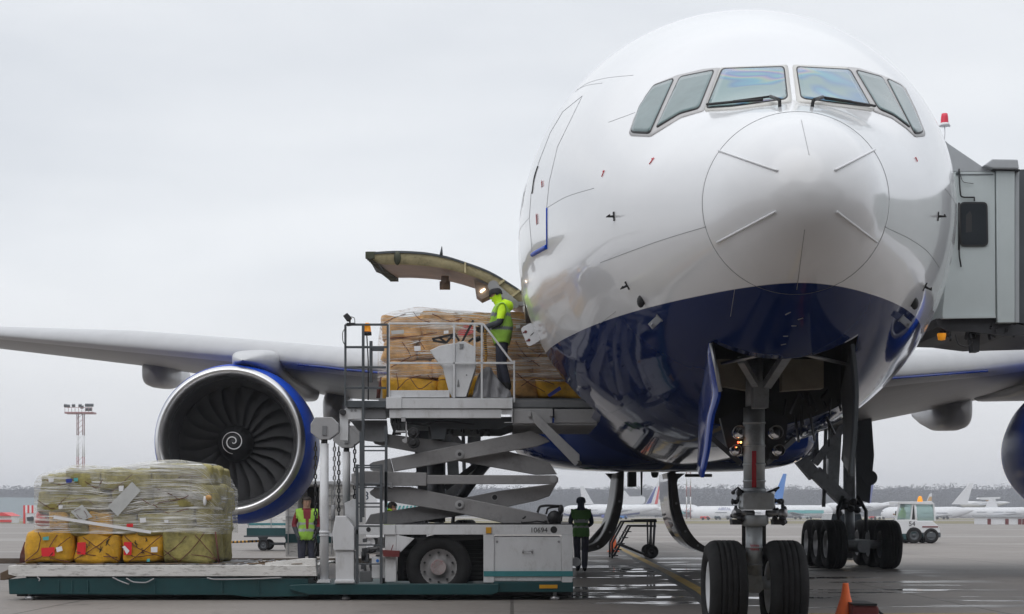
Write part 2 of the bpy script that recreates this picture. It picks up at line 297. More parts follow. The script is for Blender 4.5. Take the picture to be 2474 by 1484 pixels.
# ------------------------------------------------------------------ ground
def apron_mat():
    m = bpy.data.materials.new('wet_apron_concrete'); m.use_nodes = True; nt = m.node_tree; b = nt.nodes['Principled BSDF']; L = nt.links.new
    g = nd(nt, 'ShaderNodeNewGeometry'); pos = g.outputs['Position']
    def ns(sc, det, stretch=(1,1,1), rough=.6):
        mp = nd(nt, 'ShaderNodeMapping'); mp.inputs['Scale'].default_value = stretch; L(pos, mp.inputs[0])
        n = nd(nt, 'ShaderNodeTexNoise'); n.inputs['Scale'].default_value = sc; n.inputs['Detail'].default_value = det; n.inputs['Roughness'].default_value = rough; L(mp.outputs[0], n.inputs['Vector']); return n.outputs['Fac']
    def mr(v, a, b_, c, d):
        r = nd(nt, 'ShaderNodeMapRange'); L(v, r.inputs['Value'])
        for k, x in zip(('From Min','From Max','To Min','To Max'), (a,b_,c,d)): r.inputs[k].default_value = x
        return r.outputs[0]
    def mth(op, a, b_):
        k = nd(nt, 'ShaderNodeMath', operation=op)
        for i, x in enumerate((a, b_)):
            if isinstance(x, (int, float)): k.inputs[i].default_value = x
            else: L(x, k.inputs[i])
        return k.outputs[0]
    sp = nd(nt, 'ShaderNodeSeparateXYZ'); L(pos, sp.inputs[0])
    # water lies under and around the aircraft; the darkened tone also paints its shade
    under_plane = mth('MULTIPLY', mr(sp.outputs['Y'], 20, 26, 0, 1), mr(sp.outputs['Y'], 60, 42, 0, 1))
    under_plane = mth('MULTIPLY', under_plane, mth('MULTIPLY', mr(sp.outputs['X'], -1.5, 2.5, 0, 1), mr(sp.outputs['X'], 11., 6.5, 0, 1)))
    damp_shade = mth('MULTIPLY', mr(ns(.11, 3), .38, .58, 0, 1), under_plane)
    pud = mth('MULTIPLY', mr(ns(.55, 4, (.45, 1.5, 1)), .55, .585, 0, 1), under_plane)
    far = mth('MULTIPLY', mr(ns(.05, 3, (.35, 1.6, 1)), .56, .62, 0, .75), mr(sp.outputs['Y'], 36, 46, 0, 1))
    fine = ns(9, 6); big = ns(.25, 5)
    tone = mth('ADD', mr(fine, .3, .7, .86, 1.14), mr(big, .3, .7, -.16, .16))
    br = nd(nt, 'ShaderNodeTexBrick'); br.offset = 0; br.inputs['Scale'].default_value = 1; br.inputs['Brick Width'].default_value = 7.; br.inputs['Row Height'].default_value = 7.; br.inputs['Mortar Size'].default_value = .03
    br.inputs['Color1'].default_value = br.inputs['Color2'].default_value = (1,1,1,1); br.inputs['Mortar'].default_value = (.45,.44,.43,1); L(pos, br.inputs['Vector'])
    c = nd(nt, 'ShaderNodeMix', data_type='RGBA'); L(damp_shade, c.inputs[0]); c.inputs[6].default_value = (.215,.192,.175,1); c.inputs[7].default_value = (.055,.049,.045,1)
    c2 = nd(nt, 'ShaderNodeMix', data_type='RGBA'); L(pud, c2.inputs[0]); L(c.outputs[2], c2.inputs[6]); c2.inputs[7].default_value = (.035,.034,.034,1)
    sc_ = nd(nt, 'ShaderNodeVectorMath', operation='SCALE'); L(c2.outputs[2], sc_.inputs[0]); L(tone, sc_.inputs['Scale'])
    mj = nd(nt, 'ShaderNodeMix', data_type='RGBA', blend_type='MULTIPLY'); mj.inputs[0].default_value = 1; L(sc_.outputs[0], mj.inputs[6]); L(br.outputs['Color'], mj.inputs[7])
    L(mj.outputs[2], b.inputs['Base Color'])
    st_ = mr(ns(1.1, 5), .6, .7, 1, .72); st2 = mr(ns(.35, 4, (.5,2.5,1)), .6, .75, 1, .8)
    tone = mth('MULTIPLY', tone, mth('MULTIPLY', st_, st2)); L(tone, sc_.inputs['Scale'])
    rr = mth('MAXIMUM', mth('SUBTRACT', mth('SUBTRACT', mth('SUBTRACT', .62, mth('MULTIPLY', damp_shade, .2)), mth('MULTIPLY', far, .25)), mth('MULTIPLY', pud, .6)), .02)
    L(rr, b.inputs['Roughness'])
    bp = nd(nt, 'ShaderNodeBump'); bp.inputs['Distance'].default_value = .004; L(mth('SUBTRACT', .5, mth('MULTIPLY', pud, .5)), bp.inputs['Strength']); L(fine, bp.inputs['Height']); L(bp.outputs[0], b.inputs['Normal'])
    return m
tag(MB().add([(-3000,-200,0),(3000,-200,0),(3000,5000,0),(-3000,5000,0)], [(0,1,2,3)]).build('apron_ground', apron_mat()), 'grey wet concrete apron with puddles', kind='structure')
M['grass'] = mat('dry_winter_grass', (.19,.165,.085), .9, var=.3, sc=.08, stretch=(.3,1,1))
gm = MB(); zg = .012
gm.add([(-900,232,zg),(900,232,zg),(900,330,zg),(-900,330,zg)], [(0,1,2,3)]); gm.add([(-900,400,zg),(900,400,zg),(900,520,zg),(-900,520,zg)], [(0,1,2,3)])
gm.add([(-1200,820,zg),(1200,820,zg),(1200,1100,zg),(-1200,1100,zg)], [(0,1,2,3)])
tag(gm.build('grass_ground', M['grass']), 'strips of dry grass beyond the apron', kind='structure')
yl = MB()
ctr = [(2.55,14),(2.95,20),(3.44,28),(3.75,37.4),(4.73,73.7),(6.0,92)]
yl.add([(x + d*.11, y, .008) for x, y in ctr for d in (-1, 1)], [(2*i, 2*i+1, 2*i+3, 2*i+2) for i in range(len(ctr)-1)])
yl.add([(x + d, y, .004) for x, y in ctr for d in (-.26, .26)], [(2*i, 2*i+1, 2*i+3, 2*i+2) for i in range(len(ctr)-1)], 1)
yl.add([(3.6,21.6,.012),(6.8,21.6,.012),(6.8,21.72,.012),(3.6,21.72,.012)], [(0,1,2,3)]); yl.add([(1.5,20.4,.012),(4.4,20.4,.012),(4.4,20.5,.012),(1.5,20.5,.012)], [(0,1,2,3)])
M['black_ground'] = mat('dark_line_border_paint', (.05,.05,.05), .5, var=.3)
tag(yl.build('taxi_line', [M['yellowline'], M['black_ground']], recalc=False), 'worn yellow lead-in line painted on the apron', kind='structure')
# ================================================================== AIRLINER
def pchip(xs, ys):
    n = len(xs); h = [xs[i+1]-xs[i] for i in range(n-1)]; d = [(ys[i+1]-ys[i])/h[i] for i in range(n-1)]; m = [0]*n
    m[0], m[-1] = d[0], d[-1]
    for i in range(1, n-1):
        if d[i-1]*d[i] > 0:
            a, b = 2*h[i]+h[i-1], h[i]+2*h[i-1]; m[i] = (a+b)/(a/d[i-1]+b/d[i])
    def f(x):
        if x <= xs[0]: return ys[0]
        if x >= xs[-1]: return ys[-1]
        i = 0
        while xs[i+1] < x: i += 1
        t = (x-xs[i])/h[i]
        return (1+2*t)*(1-t)**2*ys[i] + t*(1-t)**2*h[i]*m[i] + t*t*(3-2*t)*ys[i+1] + t*t*(t-1)*h[i]*m[i+1]
    return f
def bez(pts, n):
    f = [pchip(list(range(len(pts))), [p[k] for p in pts]) for k in range(len(pts[0]))]
    return [[g(i*(len(pts)-1)/n) for g in f] for i in range(n+1)]
NX, NY = 2.37, 12.3
def axX(s):
    if s < 9: return NX + .0784*s
    if s < 12: return NX + .0784*9 + (s-9)*.0784 - (s-9)**2/6*(.0784-.015)
    return NX + .0784*9 + 3*.0784 - 1.5*(.0784-.015) + (s-12)*.015
S_ = [0,.03,.1,.3,.6,1.1,1.8,2.6,3.7,5,6,7,8,9,10,11.3]
zt_ = pchip(S_+[50,62], [3.98,4.14,4.28,4.485,4.68,4.885,5.12,5.39,6.02,6.83,7.29,7.69,8.02,8.28,8.43,8.5,8.5,8.3])
zb_ = pchip(S_+[28,37,45,62], [3.98,3.845,3.73,3.575,3.445,3.315,3.13,2.94,2.76,2.58,2.47,2.39,2.34,2.31,2.3,2.3,2.5,2.8,3.4,6.6])
w_ = pchip(S_+[44,62], [0,.16,.29,.475,.625,.79,1.05,1.36,1.75,2.12,2.36,2.57,2.77,2.93,3.04,3.1,3.1,.5])
zc_ = pchip([0,.6,1.1,2.6,3.7,5,7,9,11,44,62], [3.98,4.06,4.11,4.38,4.6,4.85,5.18,5.38,5.4,5.4,7.4])
def skin_pt(s, th):
    w, zc = w_(s), zc_(s); sn = math.sin(th); cs = math.cos(th)
    z = zc + ((zt_(s)-zc) if sn > 0 else (zc-zb_(s)))*sn
    k = .0784 if s < 9 else .0784 - (min(s, 12)-9)/3*(.0784-.015)
    return V(axX(s) + w*cs, NY + s - w*cs*k, z)
def ths(n=120): return [2*math.pi*i/n for i in range(n)]
plane = thing('airliner', (axX(30), NY+30, 0), 'large white twin engine airliner with dark blue belly seen nose-on', 'airliner')
SR = 1.12
sn_ = [.004,.012,.03,.06,.1,.16,.23,.31,.4,.5,.6,.7,.8,.9,1.,1.07,SR]
rad = MB(); rows = [[skin_pt(s, t) for t in ths()] for s in sn_]; rad.grid(rows, 0, True); rad.add(rows[0], [list(range(120))], 0, True)
radome = rad.build('radome', M['skinp'], plane)
sb = [SR, 1.16,1.22,1.3] + [1.4+.15*i for i in range(67)] + [11.6,12.5,14,17,20,24,28,32,36,40,43,46,49,52,55,58,60,61.5,62]
rows2 = [[skin_pt(s, t) for t in ths()] for s in sb]
fb = MB().grid(rows2, 0, True); fb.add(rows2[0], [list(range(120))]); fb.add(rows2[-1], [list(range(119,-1,-1))])
fus = fb.build('fuselage', [M['skinp'], M['bay'], M['midgrey']], plane)
_bm = MB().grid(rows, 0, True).grid(rows2, 0, True); BV = BVHTree.FromPolygons([tuple(v) for v in _bm.v], _bm.f)
# carve the nose-wheel bay and the forward hold behind the open cargo door
_q = [(1.95,15.05),(3.36,15.05),(3.95,18.55),(2.42,18.55)]
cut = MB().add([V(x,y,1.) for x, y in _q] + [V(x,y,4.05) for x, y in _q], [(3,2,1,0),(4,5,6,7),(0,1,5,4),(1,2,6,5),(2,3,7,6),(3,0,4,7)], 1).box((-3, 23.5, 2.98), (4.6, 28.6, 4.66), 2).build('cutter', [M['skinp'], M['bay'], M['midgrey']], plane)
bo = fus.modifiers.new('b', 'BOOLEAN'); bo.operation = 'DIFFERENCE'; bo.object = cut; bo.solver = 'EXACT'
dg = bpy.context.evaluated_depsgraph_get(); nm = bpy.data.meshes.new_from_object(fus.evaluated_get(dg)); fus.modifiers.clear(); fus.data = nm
bpy.data.objects.remove(cut)
CAM = V(0, 0, HC)
def hit(x, y):
    for k in range(60):
        d = (P(x, y, 1.) - CAM).normalized(); r = BV.ray_cast(CAM, d)
        if r[0] is not None:
            n = r[1]; return r[0], (n if n.dot(d) < 0 else -n)
        x += (1905-x)*.004; y += (620-y)*.004
def dens(pts, n=40, closed=True):
    pts = [Vector(p) for p in pts]; ed = list(zip(pts, pts[1:] + ([pts[0]] if closed else []))); L = sum((b-a).length for a, b in ed); out = []
    for a, b in ed:
        k = max(1, round((b-a).length/L*n)); out += [a.lerp(b, i/k) for i in range(k)]
    if not closed: out.append(pts[-1])
    return out
def rnd(pts, r=5):
    out = []; n = len(pts); pts = [Vector(p) for p in pts]
    for i in range(n):
        a, b, c = pts[i-1], pts[i], pts[(i+1) % n]; u = (a-b); v = (c-b); k = min(r, u.length*.4, v.length*.4); u.normalize(); v.normalize()
        for t in (0, .25, .5, .75, 1): out.append((b+u*k)*(1-t)**2 + b*2*t*(1-t) + (b+v*k)*t*t)
    return out
def patch(pts, off, mb=None, mi=0, rings=7, r=5, n=44):
    mb = mb or MB(); ps = dens(rnd(pts, r) if r else pts, n); c = sum(ps, Vector((0,0)))/len(ps); rws = []
    for k in range(rings+1):
        t = max(.003, k/rings); row = []
        for p in ps:
            q = c.lerp(p, t); l, nn = hit(q.x, q.y); row.append(l + nn*off)
        rws.append(row)
    rws.append([hit(p.x, p.y)[0] - hit(p.x, p.y)[1]*.004 for p in ps])
    return mb.grid(rws, mi, True)
def line(pts, r, mb, n=24, closed=False, mi=0, off=0., depth=None):
    if not closed and len(pts) > 2: pts = bez(pts, 12)
    ps = [hit(p.x, p.y) for p in dens(pts, n, closed)]
    if closed: ps.append(ps[0])
    return mb.tube([l + nn*off for l, nn in ps], r, 6, mi)
# cockpit windows
LW = [(1747,171),(1892,166.5),(1900,236),(1893,242),(1776,258),(1710,262)]
LWF = [(1740,165),(1903,158.5),(1914,248),(1776,266),(1701,270)]
RWm = [(1925,166.7),(2051,173),(2100,259),(1993,247),(1945,241),(1936,236)]
RWF = [(1914,158.5),(2047,163.5),(2113,264),(2106,270),(1985,254),(1925,248)]
side = [([(1643.6,190.5),(1724.3,174.6),(1688.6,263),(1643.6,275),(1588,308)], ), ([(1578.8,211.6),(1627.7,194.4),(1570.8,321.4),(1526,318.8),(1546,259)], )]
sideR = [([(2068,174.6),(2130,190.5),(2196.4,308),(2157,279),(2122.4,264.5)], ), ([(2142,194.4),(2178,211.6),(2199,251),(2228,318.8),(2208,322.7)], )]
LSF = [(1740,164.5),(1699,168),(1635.6,183),(1580,205),(1559,233),(1532.5,286),(1520,322),(1524,329),(1572,331),(1643.6,286),(1700,269)]
RSF = [(2046,162.5),(2075,165.5),(2130,183),(2172,200),(2187,213),(2212,264),(2235,322),(2234,330),(2211,332),(2190,312),(2155,287),(2110,270)]
M['wframe'] = mat('window_surround_metal', (.5,.49,.49), .4, .2, var=.05)
M['wframe2'] = mat('cream_window_frame', (.62,.61,.58), .45, var=.05)
def cockpit_window(glass, gm, frm=None):
    f = patch(frm, .010, r=7).build('cockpit_window', M['wframe2'], plane) if frm else None
    cx = sum(p[0] for p in glass)/len(glass); cy_ = sum(p[1] for p in glass)/len(glass)
    big = [(cx+(x-cx)*1.045, cy_+(y-cy_)*1.07) for x, y in glass]
    s = patch(big, .014, r=9).build('window_seal' if f else 'cockpit_window', M['black'], f or plane)
    patch(glass, .018, r=8).build('pane', gm, f or s)
for f in (LSF, RSF): patch(f, .006, r=4, n=60).build('window_surround', M['wframe'], plane)
cockpit_window(LW, M['cglass'], LWF); cockpit_window(RWm, M['cglass'], RWF)
for (g,) in side + sideR: cockpit_window(g, M['cglass2'])
for base, elbow, a, b in (((1884,258),(1862,249),(1711,263),(1843,253)), ((1962,258),(1984,250),(2109,266),(1990,249))):
    wb = MB(); pb, pn = hit(*base); pe, en = hit(*elbow); pa, an = hit(*a); pc, cn = hit(*b)
    wb.tube([pb, pb+pn*.06, pe+en*.06], .017, 8); wb.tube([pe+en*.06, (pa+pc)/2+an*.055], .011, 6); wb.tube([pa+an*.045, (pa+pc)/2+an*.05, pc+cn*.045], .013, 6)
    wb.build('wiper', M['black'], plane)
# seams
MBN = MB
pl = MB()
ring = [skin_pt(SR+.004, t) for t in ths(90)]; pl.tube(ring + [ring[0]], .0032, 6)
for pts in ([(1450,635),(1600,580),(1706,548)], [(1322,502),(1370,475),(1435,455)], [(2137,548),(2201,579),(2243,610),(2270,647)], [(2283,456),(2300,478),(2314,503)], [(1278,527),(1258,552),(1249,578)], [(1470,296),(1535,272)], [(1450,782),(1488,753)]):
    line(pts, .0026, MBN()).build('panel_seam', M['seam'], plane)
pl.build('radome_seam', M['seam'], plane)
pl2 = MB()
for pts in ([(1390,222),(1420,201),(1470,188),(1530,182)], [(1394,217),(1420,206),(1455,201)], [(1775,700),(1765,765)], [(1944,555),(1925,700)], [(1936,290),(1955,375)]): line(pts, .003, MBN()).build('faint_seam', M['steel'], plane)
for a, b in (((1738,365),(1880,414)), ((2112,363),(2016,413)), ((1733,586),(1875,511)), ((2020,511),(2118,585))):
    k = MB(); line([a, b], .010, k, 14, off=.006); k.build('lightning_strip', M['bk_white'], radome)
# forward passenger door
dl = [(1407,232),(1370,308),(1347,355),(1327,440),(1321,501),(1322,593),(1286,614),(1279,527),(1283,470),(1302,392),(1330,320),(1360,270)]
db = MB(); line(dl, .004, db, 80, True); door = db.build('passenger_door', M['seam'], plane)
tb = MB(); line([(1286,616),(1305,605),(1322,596)], .03, tb, 14); line([(1321.5,503),(1321.5,550),(1322,593)], .014, tb); tb.build('door_trim', M['ultra'], door)
tb = MB(); line([(1300,402),(1291,432),(1286,468)], .014, tb, 14); tb.build('door_window', M['black'], door)
for (x, y), n_ in (((1309,440), 3), ((1296,520), 5)):
    k = MB()
    for q in range(n_):
        l, nn = hit(x + q*.3, y + q*5); k.beam(l + nn*.006 - V(0,.06,0), l + nn*.006 + V(0,.06,0), .02, .004, up=nn)
    k.build('red_door_stencil', M['mark_r'], door)
def left_pt(s_, z, off):
    th = math.pi - math.asin((z-zc_(s_))/(zt_(s_)-zc_(s_))); p = skin_pt(s_, th); return p + V(math.cos(th), 0, math.sin(th))*off
for q in range(14):
    s0 = 9.6 + .56*q; k = MB(); rg = [left_pt(s0 + .115*math.copysign(abs(math.cos(a))**.6, math.cos(a)), 5.95 + .17*math.copysign(abs(math.sin(a))**.6, math.sin(a)), .008) for a in ths(20)]
    c = left_pt(s0, 5.95, .01); k.add(rg + [c], [(m, (m+1) % 20, 20) for m in range(20)]); k.build('cabin_window', M['black'], plane, recalc=False)
for x, y, s, c in ((1574,391,.1,'7'), (1457,421,.095,'7'), (2214,387,.07,'7')):
    l, nn = hit(x, y); text_mesh(c, s, l + nn*.006, V(0,0,1).cross(nn), nn, 'red_marking', M['mark_r'], plane)
for x, y, a_ in ((1904,757,8),(1918,787,0),(1934,770,5),(1898,812,0),(1893,832,3)):
    k = MB(); line([(x-6,y+a_*.4),(x+6,y-a_*.4)], .007, k, 3); k.build('belly_stencil', M['bk_grey'], plane)
# air data probes
for x, y, kind in ((1484,523,0),(1516,690,1),(1552,726,2),(2266,523,0),(2234,693,1),(2206,731,2),(1594,768,3),(2176,768,3)):
    l, nn = hit(x, y); k = MB(); aft = V(.08,1,0); aft = (aft - nn*aft.dot(nn)).normalized(); up = nn.cross(aft)
    k.beam(l - up*.045, l + up*.045, .026, .02, up=nn)
    if kind in (0, 1): k.tube([l, l + nn*.075], [.014,.009], 8); k.tube([l + nn*.075 - aft*.08, l + nn*.075 + aft*.02], .007, 8)
    elif kind == 2: k.ell(l + nn*.02, (.04,.04,.065), 12, 6)
    else: k.beam(l, l + nn*.12 + aft*.05, .02, .07); k.beam(l + nn*.1 - aft*.05, l + nn*.1 + aft*.06, .02, .02)
    k.build('air_data_probe', M['bk_grey'] if kind == 3 else M['ink'], plane)
# fittings inside the nose-wheel bay
for x0, x1, s in ((1733,1828,0),(1890,1990,1)):
    MB().prism([(x0,868),(x1,868),(x1,946 if not s else 938),(x0,930 if not s else 944)], 17.9, 18.1).build('bay_panel', M['bayb'], plane)
bb = MB(); bb.tube([P(1742,879,15.4), P(1800,866,15.3), P(1886,845,15.2)], [.014,.022,.012], 8); bb.build('door_rod', M['steel'], plane)
bb = MB(); bb.tube([P(1900,846,15.2), P(1975,864,15.3), P(2049,881,15.4)], [.012,.022,.014], 8); bb.build('door_rod', M['steel'], plane)
bb = MB()
rr = random.Random(3)
for i in range(26):
    x = rr.uniform(1760, 2035); y = rr.uniform(935, 1010); MB().beam(P(x, y, 18.4), P(x + rr.uniform(-25,25), y + rr.uniform(5,70), 18.3), .02, .03).build('bay_pipe', M['dkmetal'], plane)
# nose gear doors
def skew_sheet(pts, th, mb, mi=0):
    """closed panel from a grid of points, thickened sideways"""
    top = [[p + V(-th/2,0,0) for p in r] for r in pts]; bot = [[p + V(th/2,0,0) for p in r] for r in pts]
    mb.grid(top, mi); mb.grid(bot, mi)
    for a, b in ((top[0], bot[0]), (top[-1], bot[-1])): mb.grid([a, b], mi, sm=False)
    mb.grid([[r[0] for r in top], [r[0] for r in bot]], mi, sm=False); mb.grid([[r[-1] for r in top], [r[-1] for r in bot]], mi, sm=False)
    return mb
fr = bez([(1716,828,15.1),(1728,890,15.1),(1739,947,15.1),(1722,1010,15.1),(1712,1090,15.1),(1697,1154,15.1)], 14)
re = bez([(1713,890,17.5),(1698,930,17.5),(1691,975,17.5),(1690,1030,17.5),(1691,1075,17.5),(1694,1108,17.5)], 14)
ndp = [[P(*a).lerp(P(*b), t) + V(-.04*math.sin(math.pi*t), 0, 0) for t in (0,.2,.4,.6,.8,1)] for i, (a, b) in enumerate(zip(fr, re))]
nd1 = skew_sheet(ndp, .03, MB()).build('nose_gear_door', M['doorblue'], plane, label='blue nose gear door hanging beside the bay')
k = MB(); k.tube([P(1718,829,15.08), P(1730,888,15.08), P(1741,946,15.08)], .02, 6); k.build('door_edge', M['steel'], nd1)
fr = bez([(2060,832,15.1),(2068,900,15.1),(2071,960,15.1),(2066,1060,15.1),(2058,1150,15.1)], 10)
re = bez([(2034,945,17.6),(2036,970,17.6),(2040,1010,17.6),(2040,1060,17.6),(2036,1110,17.6)], 10)
ndp = [[P(*a).lerp(P(*b), t) for t in (0,.25,.5,.75,1)] for a, b in zip(fr, re)]
skew_sheet(ndp, .035, MB()).build('nose_gear_door', M['dkgrey'], plane)
# wheels
def wheel(name, c, r, wd, axis, parent, rimm, hub=.5, nb=0):
    """tyre with rounded shoulders and grooves, child rim"""
    h = wd/2; pr = []
    pts = [(-h*.62,r*.56),(-h*.9,r*.62),(-h,r*.78),(-h*.93,r*.9),(-h*.72,r*.975),(-h*.5,r)]
    for g in (-.42,-.14,.14,.42): pts += [(h*(g-.035),r),(h*(g-.03),r*.972),(h*(g+.03),r*.972),(h*(g+.035),r)]
    pts += [(h*.5,r),(h*.72,r*.975),(h*.93,r*.9),(h,r*.78),(h*.9,r*.62),(h*.62,r*.56),(-h*.62,r*.56)]
    t = MB().lathe(c, axis, pts, 40).build(name, M['rubber'], parent)
    k = MB(); hr = r*hub*1.12
    k.lathe(c, axis, [(-h*.8,hr),(-h*.78,hr*.9),(-h*.35,hr*.72),(-h*.4,hr*.36),(-h*.62,hr*.34),(-h*.62,.001)], 32)
    k.lathe(c, axis, [(h*.62,.001),(h*.62,hr*.34),(h*.4,hr*.36),(h*.35,hr*.72),(h*.78,hr*.9),(h*.8,hr)], 32)
    k.lathe(c, axis, [(-h*.8,hr),(h*.8,hr)], 32)
    k.build('rim', rimm, t); return t
# nose gear
NG = 17.9
ng = MB()
ng.tube([P(1822,860,NG), P(1822,985,NG)], .1, 20); ng.tube([P(1822,985,NG), P(1822,1192,NG)], .124, 24)
ng.tube([P(1822,1180,NG), P(1822,1190,NG), P(1822,1192,NG)], [.135,.14,.124], 24)
for z in (1020, 1075, 1120, 1160): ng.tube([P(1822,z,NG), P(1822,z+5,NG)], .132, 24)
ng.tube([P(1822,1245,NG), P(1822,1250,NG), P(1822,1266,NG), P(1822,1272,NG)], [.15,.165,.165,.12], 24)
strut = ng.build('nose_gear_strut', M['gear'], plane)
MB().tube([P(1822,1270,NG), P(1822,1392,NG)], .094, 24).tube([P(1822,1320,NG), P(1822,1326,NG)], .1, 24).tube([P(1822,1362,NG), P(1822,1368,NG)], .1, 24).build('piston', M['gear'], strut)
MB().prism([(1794,1194),(1800,1190),(1866,1190),(1872,1196),(1872,1226),(1866,1232),(1800,1232),(1794,1226)], NG-.2, NG+.18).build('steering_box', M['gear'], strut, bevel=.015)
k = MB()
for x, s in ((1780,-1),(1891,1)):
    k.ell(P(x,1241,NG-.08), (.062,.07,.062), 16, 10)
    k.tube([P(x-8*s,1241,NG-.08), P(x-40*s,1241,NG-.02)], .04, 12)
k.build('steering_actuator', M['steel'], strut)
rr = random.Random(5)
for s, x0, x1 in ((-1,1768,1796),(1,1868,1896)):
    k = MB()
    for i in range(16):
        x = rr.uniform(x0, x1); y = rr.uniform(1190,1264); k.ell(P(x,y,NG+rr.uniform(-.14,.1)), (rr.uniform(.02,.05),.04,rr.uniform(.02,.045)), 8, 6)
    k.tube([P(x0+4,1188,NG-.05), P((x0+x1)/2,1178,NG-.05), P(1822+20*s,1196,NG-.1)], .014, 6)
    k.prism([(x0,1255),(x1,1255),(x1-2,1268),(x0+2,1268)], NG-.1, NG+.1)
    k.build('hydraulic_fitting', M['dkmetal'], strut)
k = MB()
for x in (1797,1846): k.beam(P(x,1268,NG+.12), P(x,1330,NG+.2), .045, .06)
k.beam(P(1797,1330,NG+.2), P(1822,1395,NG+.05), .05, .06); k.beam(P(1846,1330,NG+.2), P(1822,1395,NG+.05), .05, .06); k.build('torque_link', M['dkmetal'], strut)
k = MB(); k.tube([P(1796,1408,NG), P(1850,1408,NG)], .075, 20); k.tube([P(1750,1413,NG), P(1893,1413,NG)], .055, 16); k.prism([(1806,1390),(1840,1390),(1844,1424),(1834,1434),(1812,1434),(1802,1424)], NG-.09, NG+.09)
k.build('axle', M['gear'], strut)
for x in (1749.5, 1893): wheel('nose_wheel', P(x,1419,NG), .545, .44, (1,0,0), plane, M['white'])
k = MB(); k.prism([(1819,921),(1859,921),(1857,985),(1822,985)], NG-.5, NG-.3); k.beam(P(1853,930,NG-.45), P(1905,851,15.7), .09, .09); k.beam(P(1826,930,NG-.45), P(1790,870,16.2), .07, .07); k.build('drag_brace', M['gear'], strut)
k = MB(); k.prism([(1740,1010),(1800,985),(1806,1100),(1760,1090)], NG+.1, NG+.22); k.prism([(1844,985),(1905,1010),(1895,1080),(1880,1110),(1838,1110)], NG+.1, NG+.22); k.beam(P(1700,1040,NG+.2), P(1790,1120,NG+.1), .05, .06); k.beam(P(1850,1120,NG+.1),P(1918,1060,NG+.3),.05,.06)
k.build('light_bracket', M['dkmetal'], strut)
for x, y, r in ((1783,1046,.083),(1871,1046,.083),(1775,1089,.068),(1878,1089,.068)):
    h = MB().lathe(P(x,y,NG+.1), (0,-1,0), [(0,r*.7),(.1,r*.95),(.14,r),(.15,r*.96),(.14,r*.86)], 24).build('landing_light', M['steel'], plane)
    MB().lathe(P(x,y,NG-.03), (0,-1,0), [(0,r*.9),(.012,r*.6),(.018,.001)], 24).build('lens', M['glass_lens'] if 'glass_lens' in M else M['chrome'], h)
MB().ell(P(1783.7,1069,NG-.1), (.012,.012,.012)).build('position_lamp', M['lampr'], plane); MB().ell(P(1789.8,1069,NG-.1), (.012,.012,.012)).build('position_lamp', M['lampy'], plane)
k = MB().beam(P(1822,1090,NG-.128), P(1822,1178,NG-.13), .05, .006, up=(0,1,0)); k.build('red_placard', M['mark_r'], strut)
k = MB()
for i in range(2):
    for q in range(5): k.beam(P(1813+q*4.4,1316+i*9,NG-.098), P(1816+q*4.4,1321+i*9,NG-.098), .008, .004, up=(0,1,0))
k.build('red_stencil', M['mark_r'], strut)
# belly fairing
rows = []
for Y, hw, zb, zt in ((29.2,.6,2.45,2.7),(30,1.8,2.28,3.2),(31,2.6,2.25,3.8),(33,3.2,2.3,4.4),(36,3.45,2.39,4.7),(42,3.45,2.56,4.7),(46,3.2,2.7,4.4),(50,2.2,2.9,3.6),(52,.6,3.,3.2)):
    zc = (zb+zt)/2; c = V(axX(Y-NY), Y, zc); row = []
    for j in range(48):
        a = 2*math.pi*j/48; f = lambda q: math.copysign(abs(q)**.55, q); row.append(c + V(hw*f(math.cos(a)), 0, (zt-zb)/2*f(math.sin(a))))
    rows.append(row)
MB().grid(rows, 0, True).build('belly_fairing', M['skinp'], plane)
MB().box(P(1519,1176,38), P(1538,1140,38)+V(0,.5,0)).build('belly_antenna', M['ink'], plane, bevel=.02)
MB().tube([P(1550,1140,38), P(1550,1196,38)], [.03,.015], 8).build('belly_antenna', M['ink'], plane)
MB().lathe(P(1582,1138,38), (0,0,-1), [(0,.1),(.1,.09),(.16,.06),(.17,.001)], 14).build('belly_antenna', M['ink'], plane)
# hanging main-gear body doors
M['gdoor_in'] = mat('gear_door_inner', (.09,.085,.08), .4, .2, var=.3)
M['gdoor_out'] = mat('gear_door_outer', (.3,.3,.32), .15, .3, var=.1, coat=.6)
def hang_door(px, Y0, Y1, th, parent):
    k = MB(); c = bez(px, 16); rws = []
    for Y in (Y0, (Y0*2+Y1)/3, (Y0+2*Y1)/3, Y1): rws.append([P(x, y, Y0) + V(0, Y-Y0, 0) for x, y in c])
    n = len(c); nrm = []
    for i in range(n):
        d = rws[0][min(i+1,n-1)] - rws[0][max(i-1,0)]; nrm.append(d.cross(V(0,1,0)).normalized())
    up = [[p + nrm[i]*th*(.35 + .65*math.sin(math.pi*(.12+.8*i/n))) for i, p in enumerate(r)] for r in rws]
    k.grid(rws, 1); k.grid(up, 0)
    for a, b in ((rws[0], up[0]), (rws[-1], up[-1])): k.grid([a, b], 0, sm=False)
    for i in (0, -1): k.grid([[r[i] for r in rws], [r[i] for r in up]], 0, sm=False)
    for t in (4, 9, 13): k.tube([rws[0][t].lerp(up[0][t], .5) + V(0,-.02,0), rws[0][t].lerp(up[0][t], .5) + V(0,.03,0)], .03, 8, 2)
    return k.build('main_gear_door', [M['gdoor_in'], M['gdoor_out'], M['steel']], parent)
hang_door([(1508,1140),(1506,1200),(1498,1248),(1478,1298),(1450,1327),(1416,1336)], 38.6, 41.8, -.2, plane)
hang_door([(1621,1140),(1624,1205),(1631,1250),(1652,1296),(1680,1324),(1712,1338)], 38.6, 41.8, .2, plane)
MB().prism([(1463,1144),(1480,1162),(1484,1215),(1500,1215),(1508,1144)], 41.6, 41.8).build('door_hinge_fairing', M['gdoor_in'], plane)
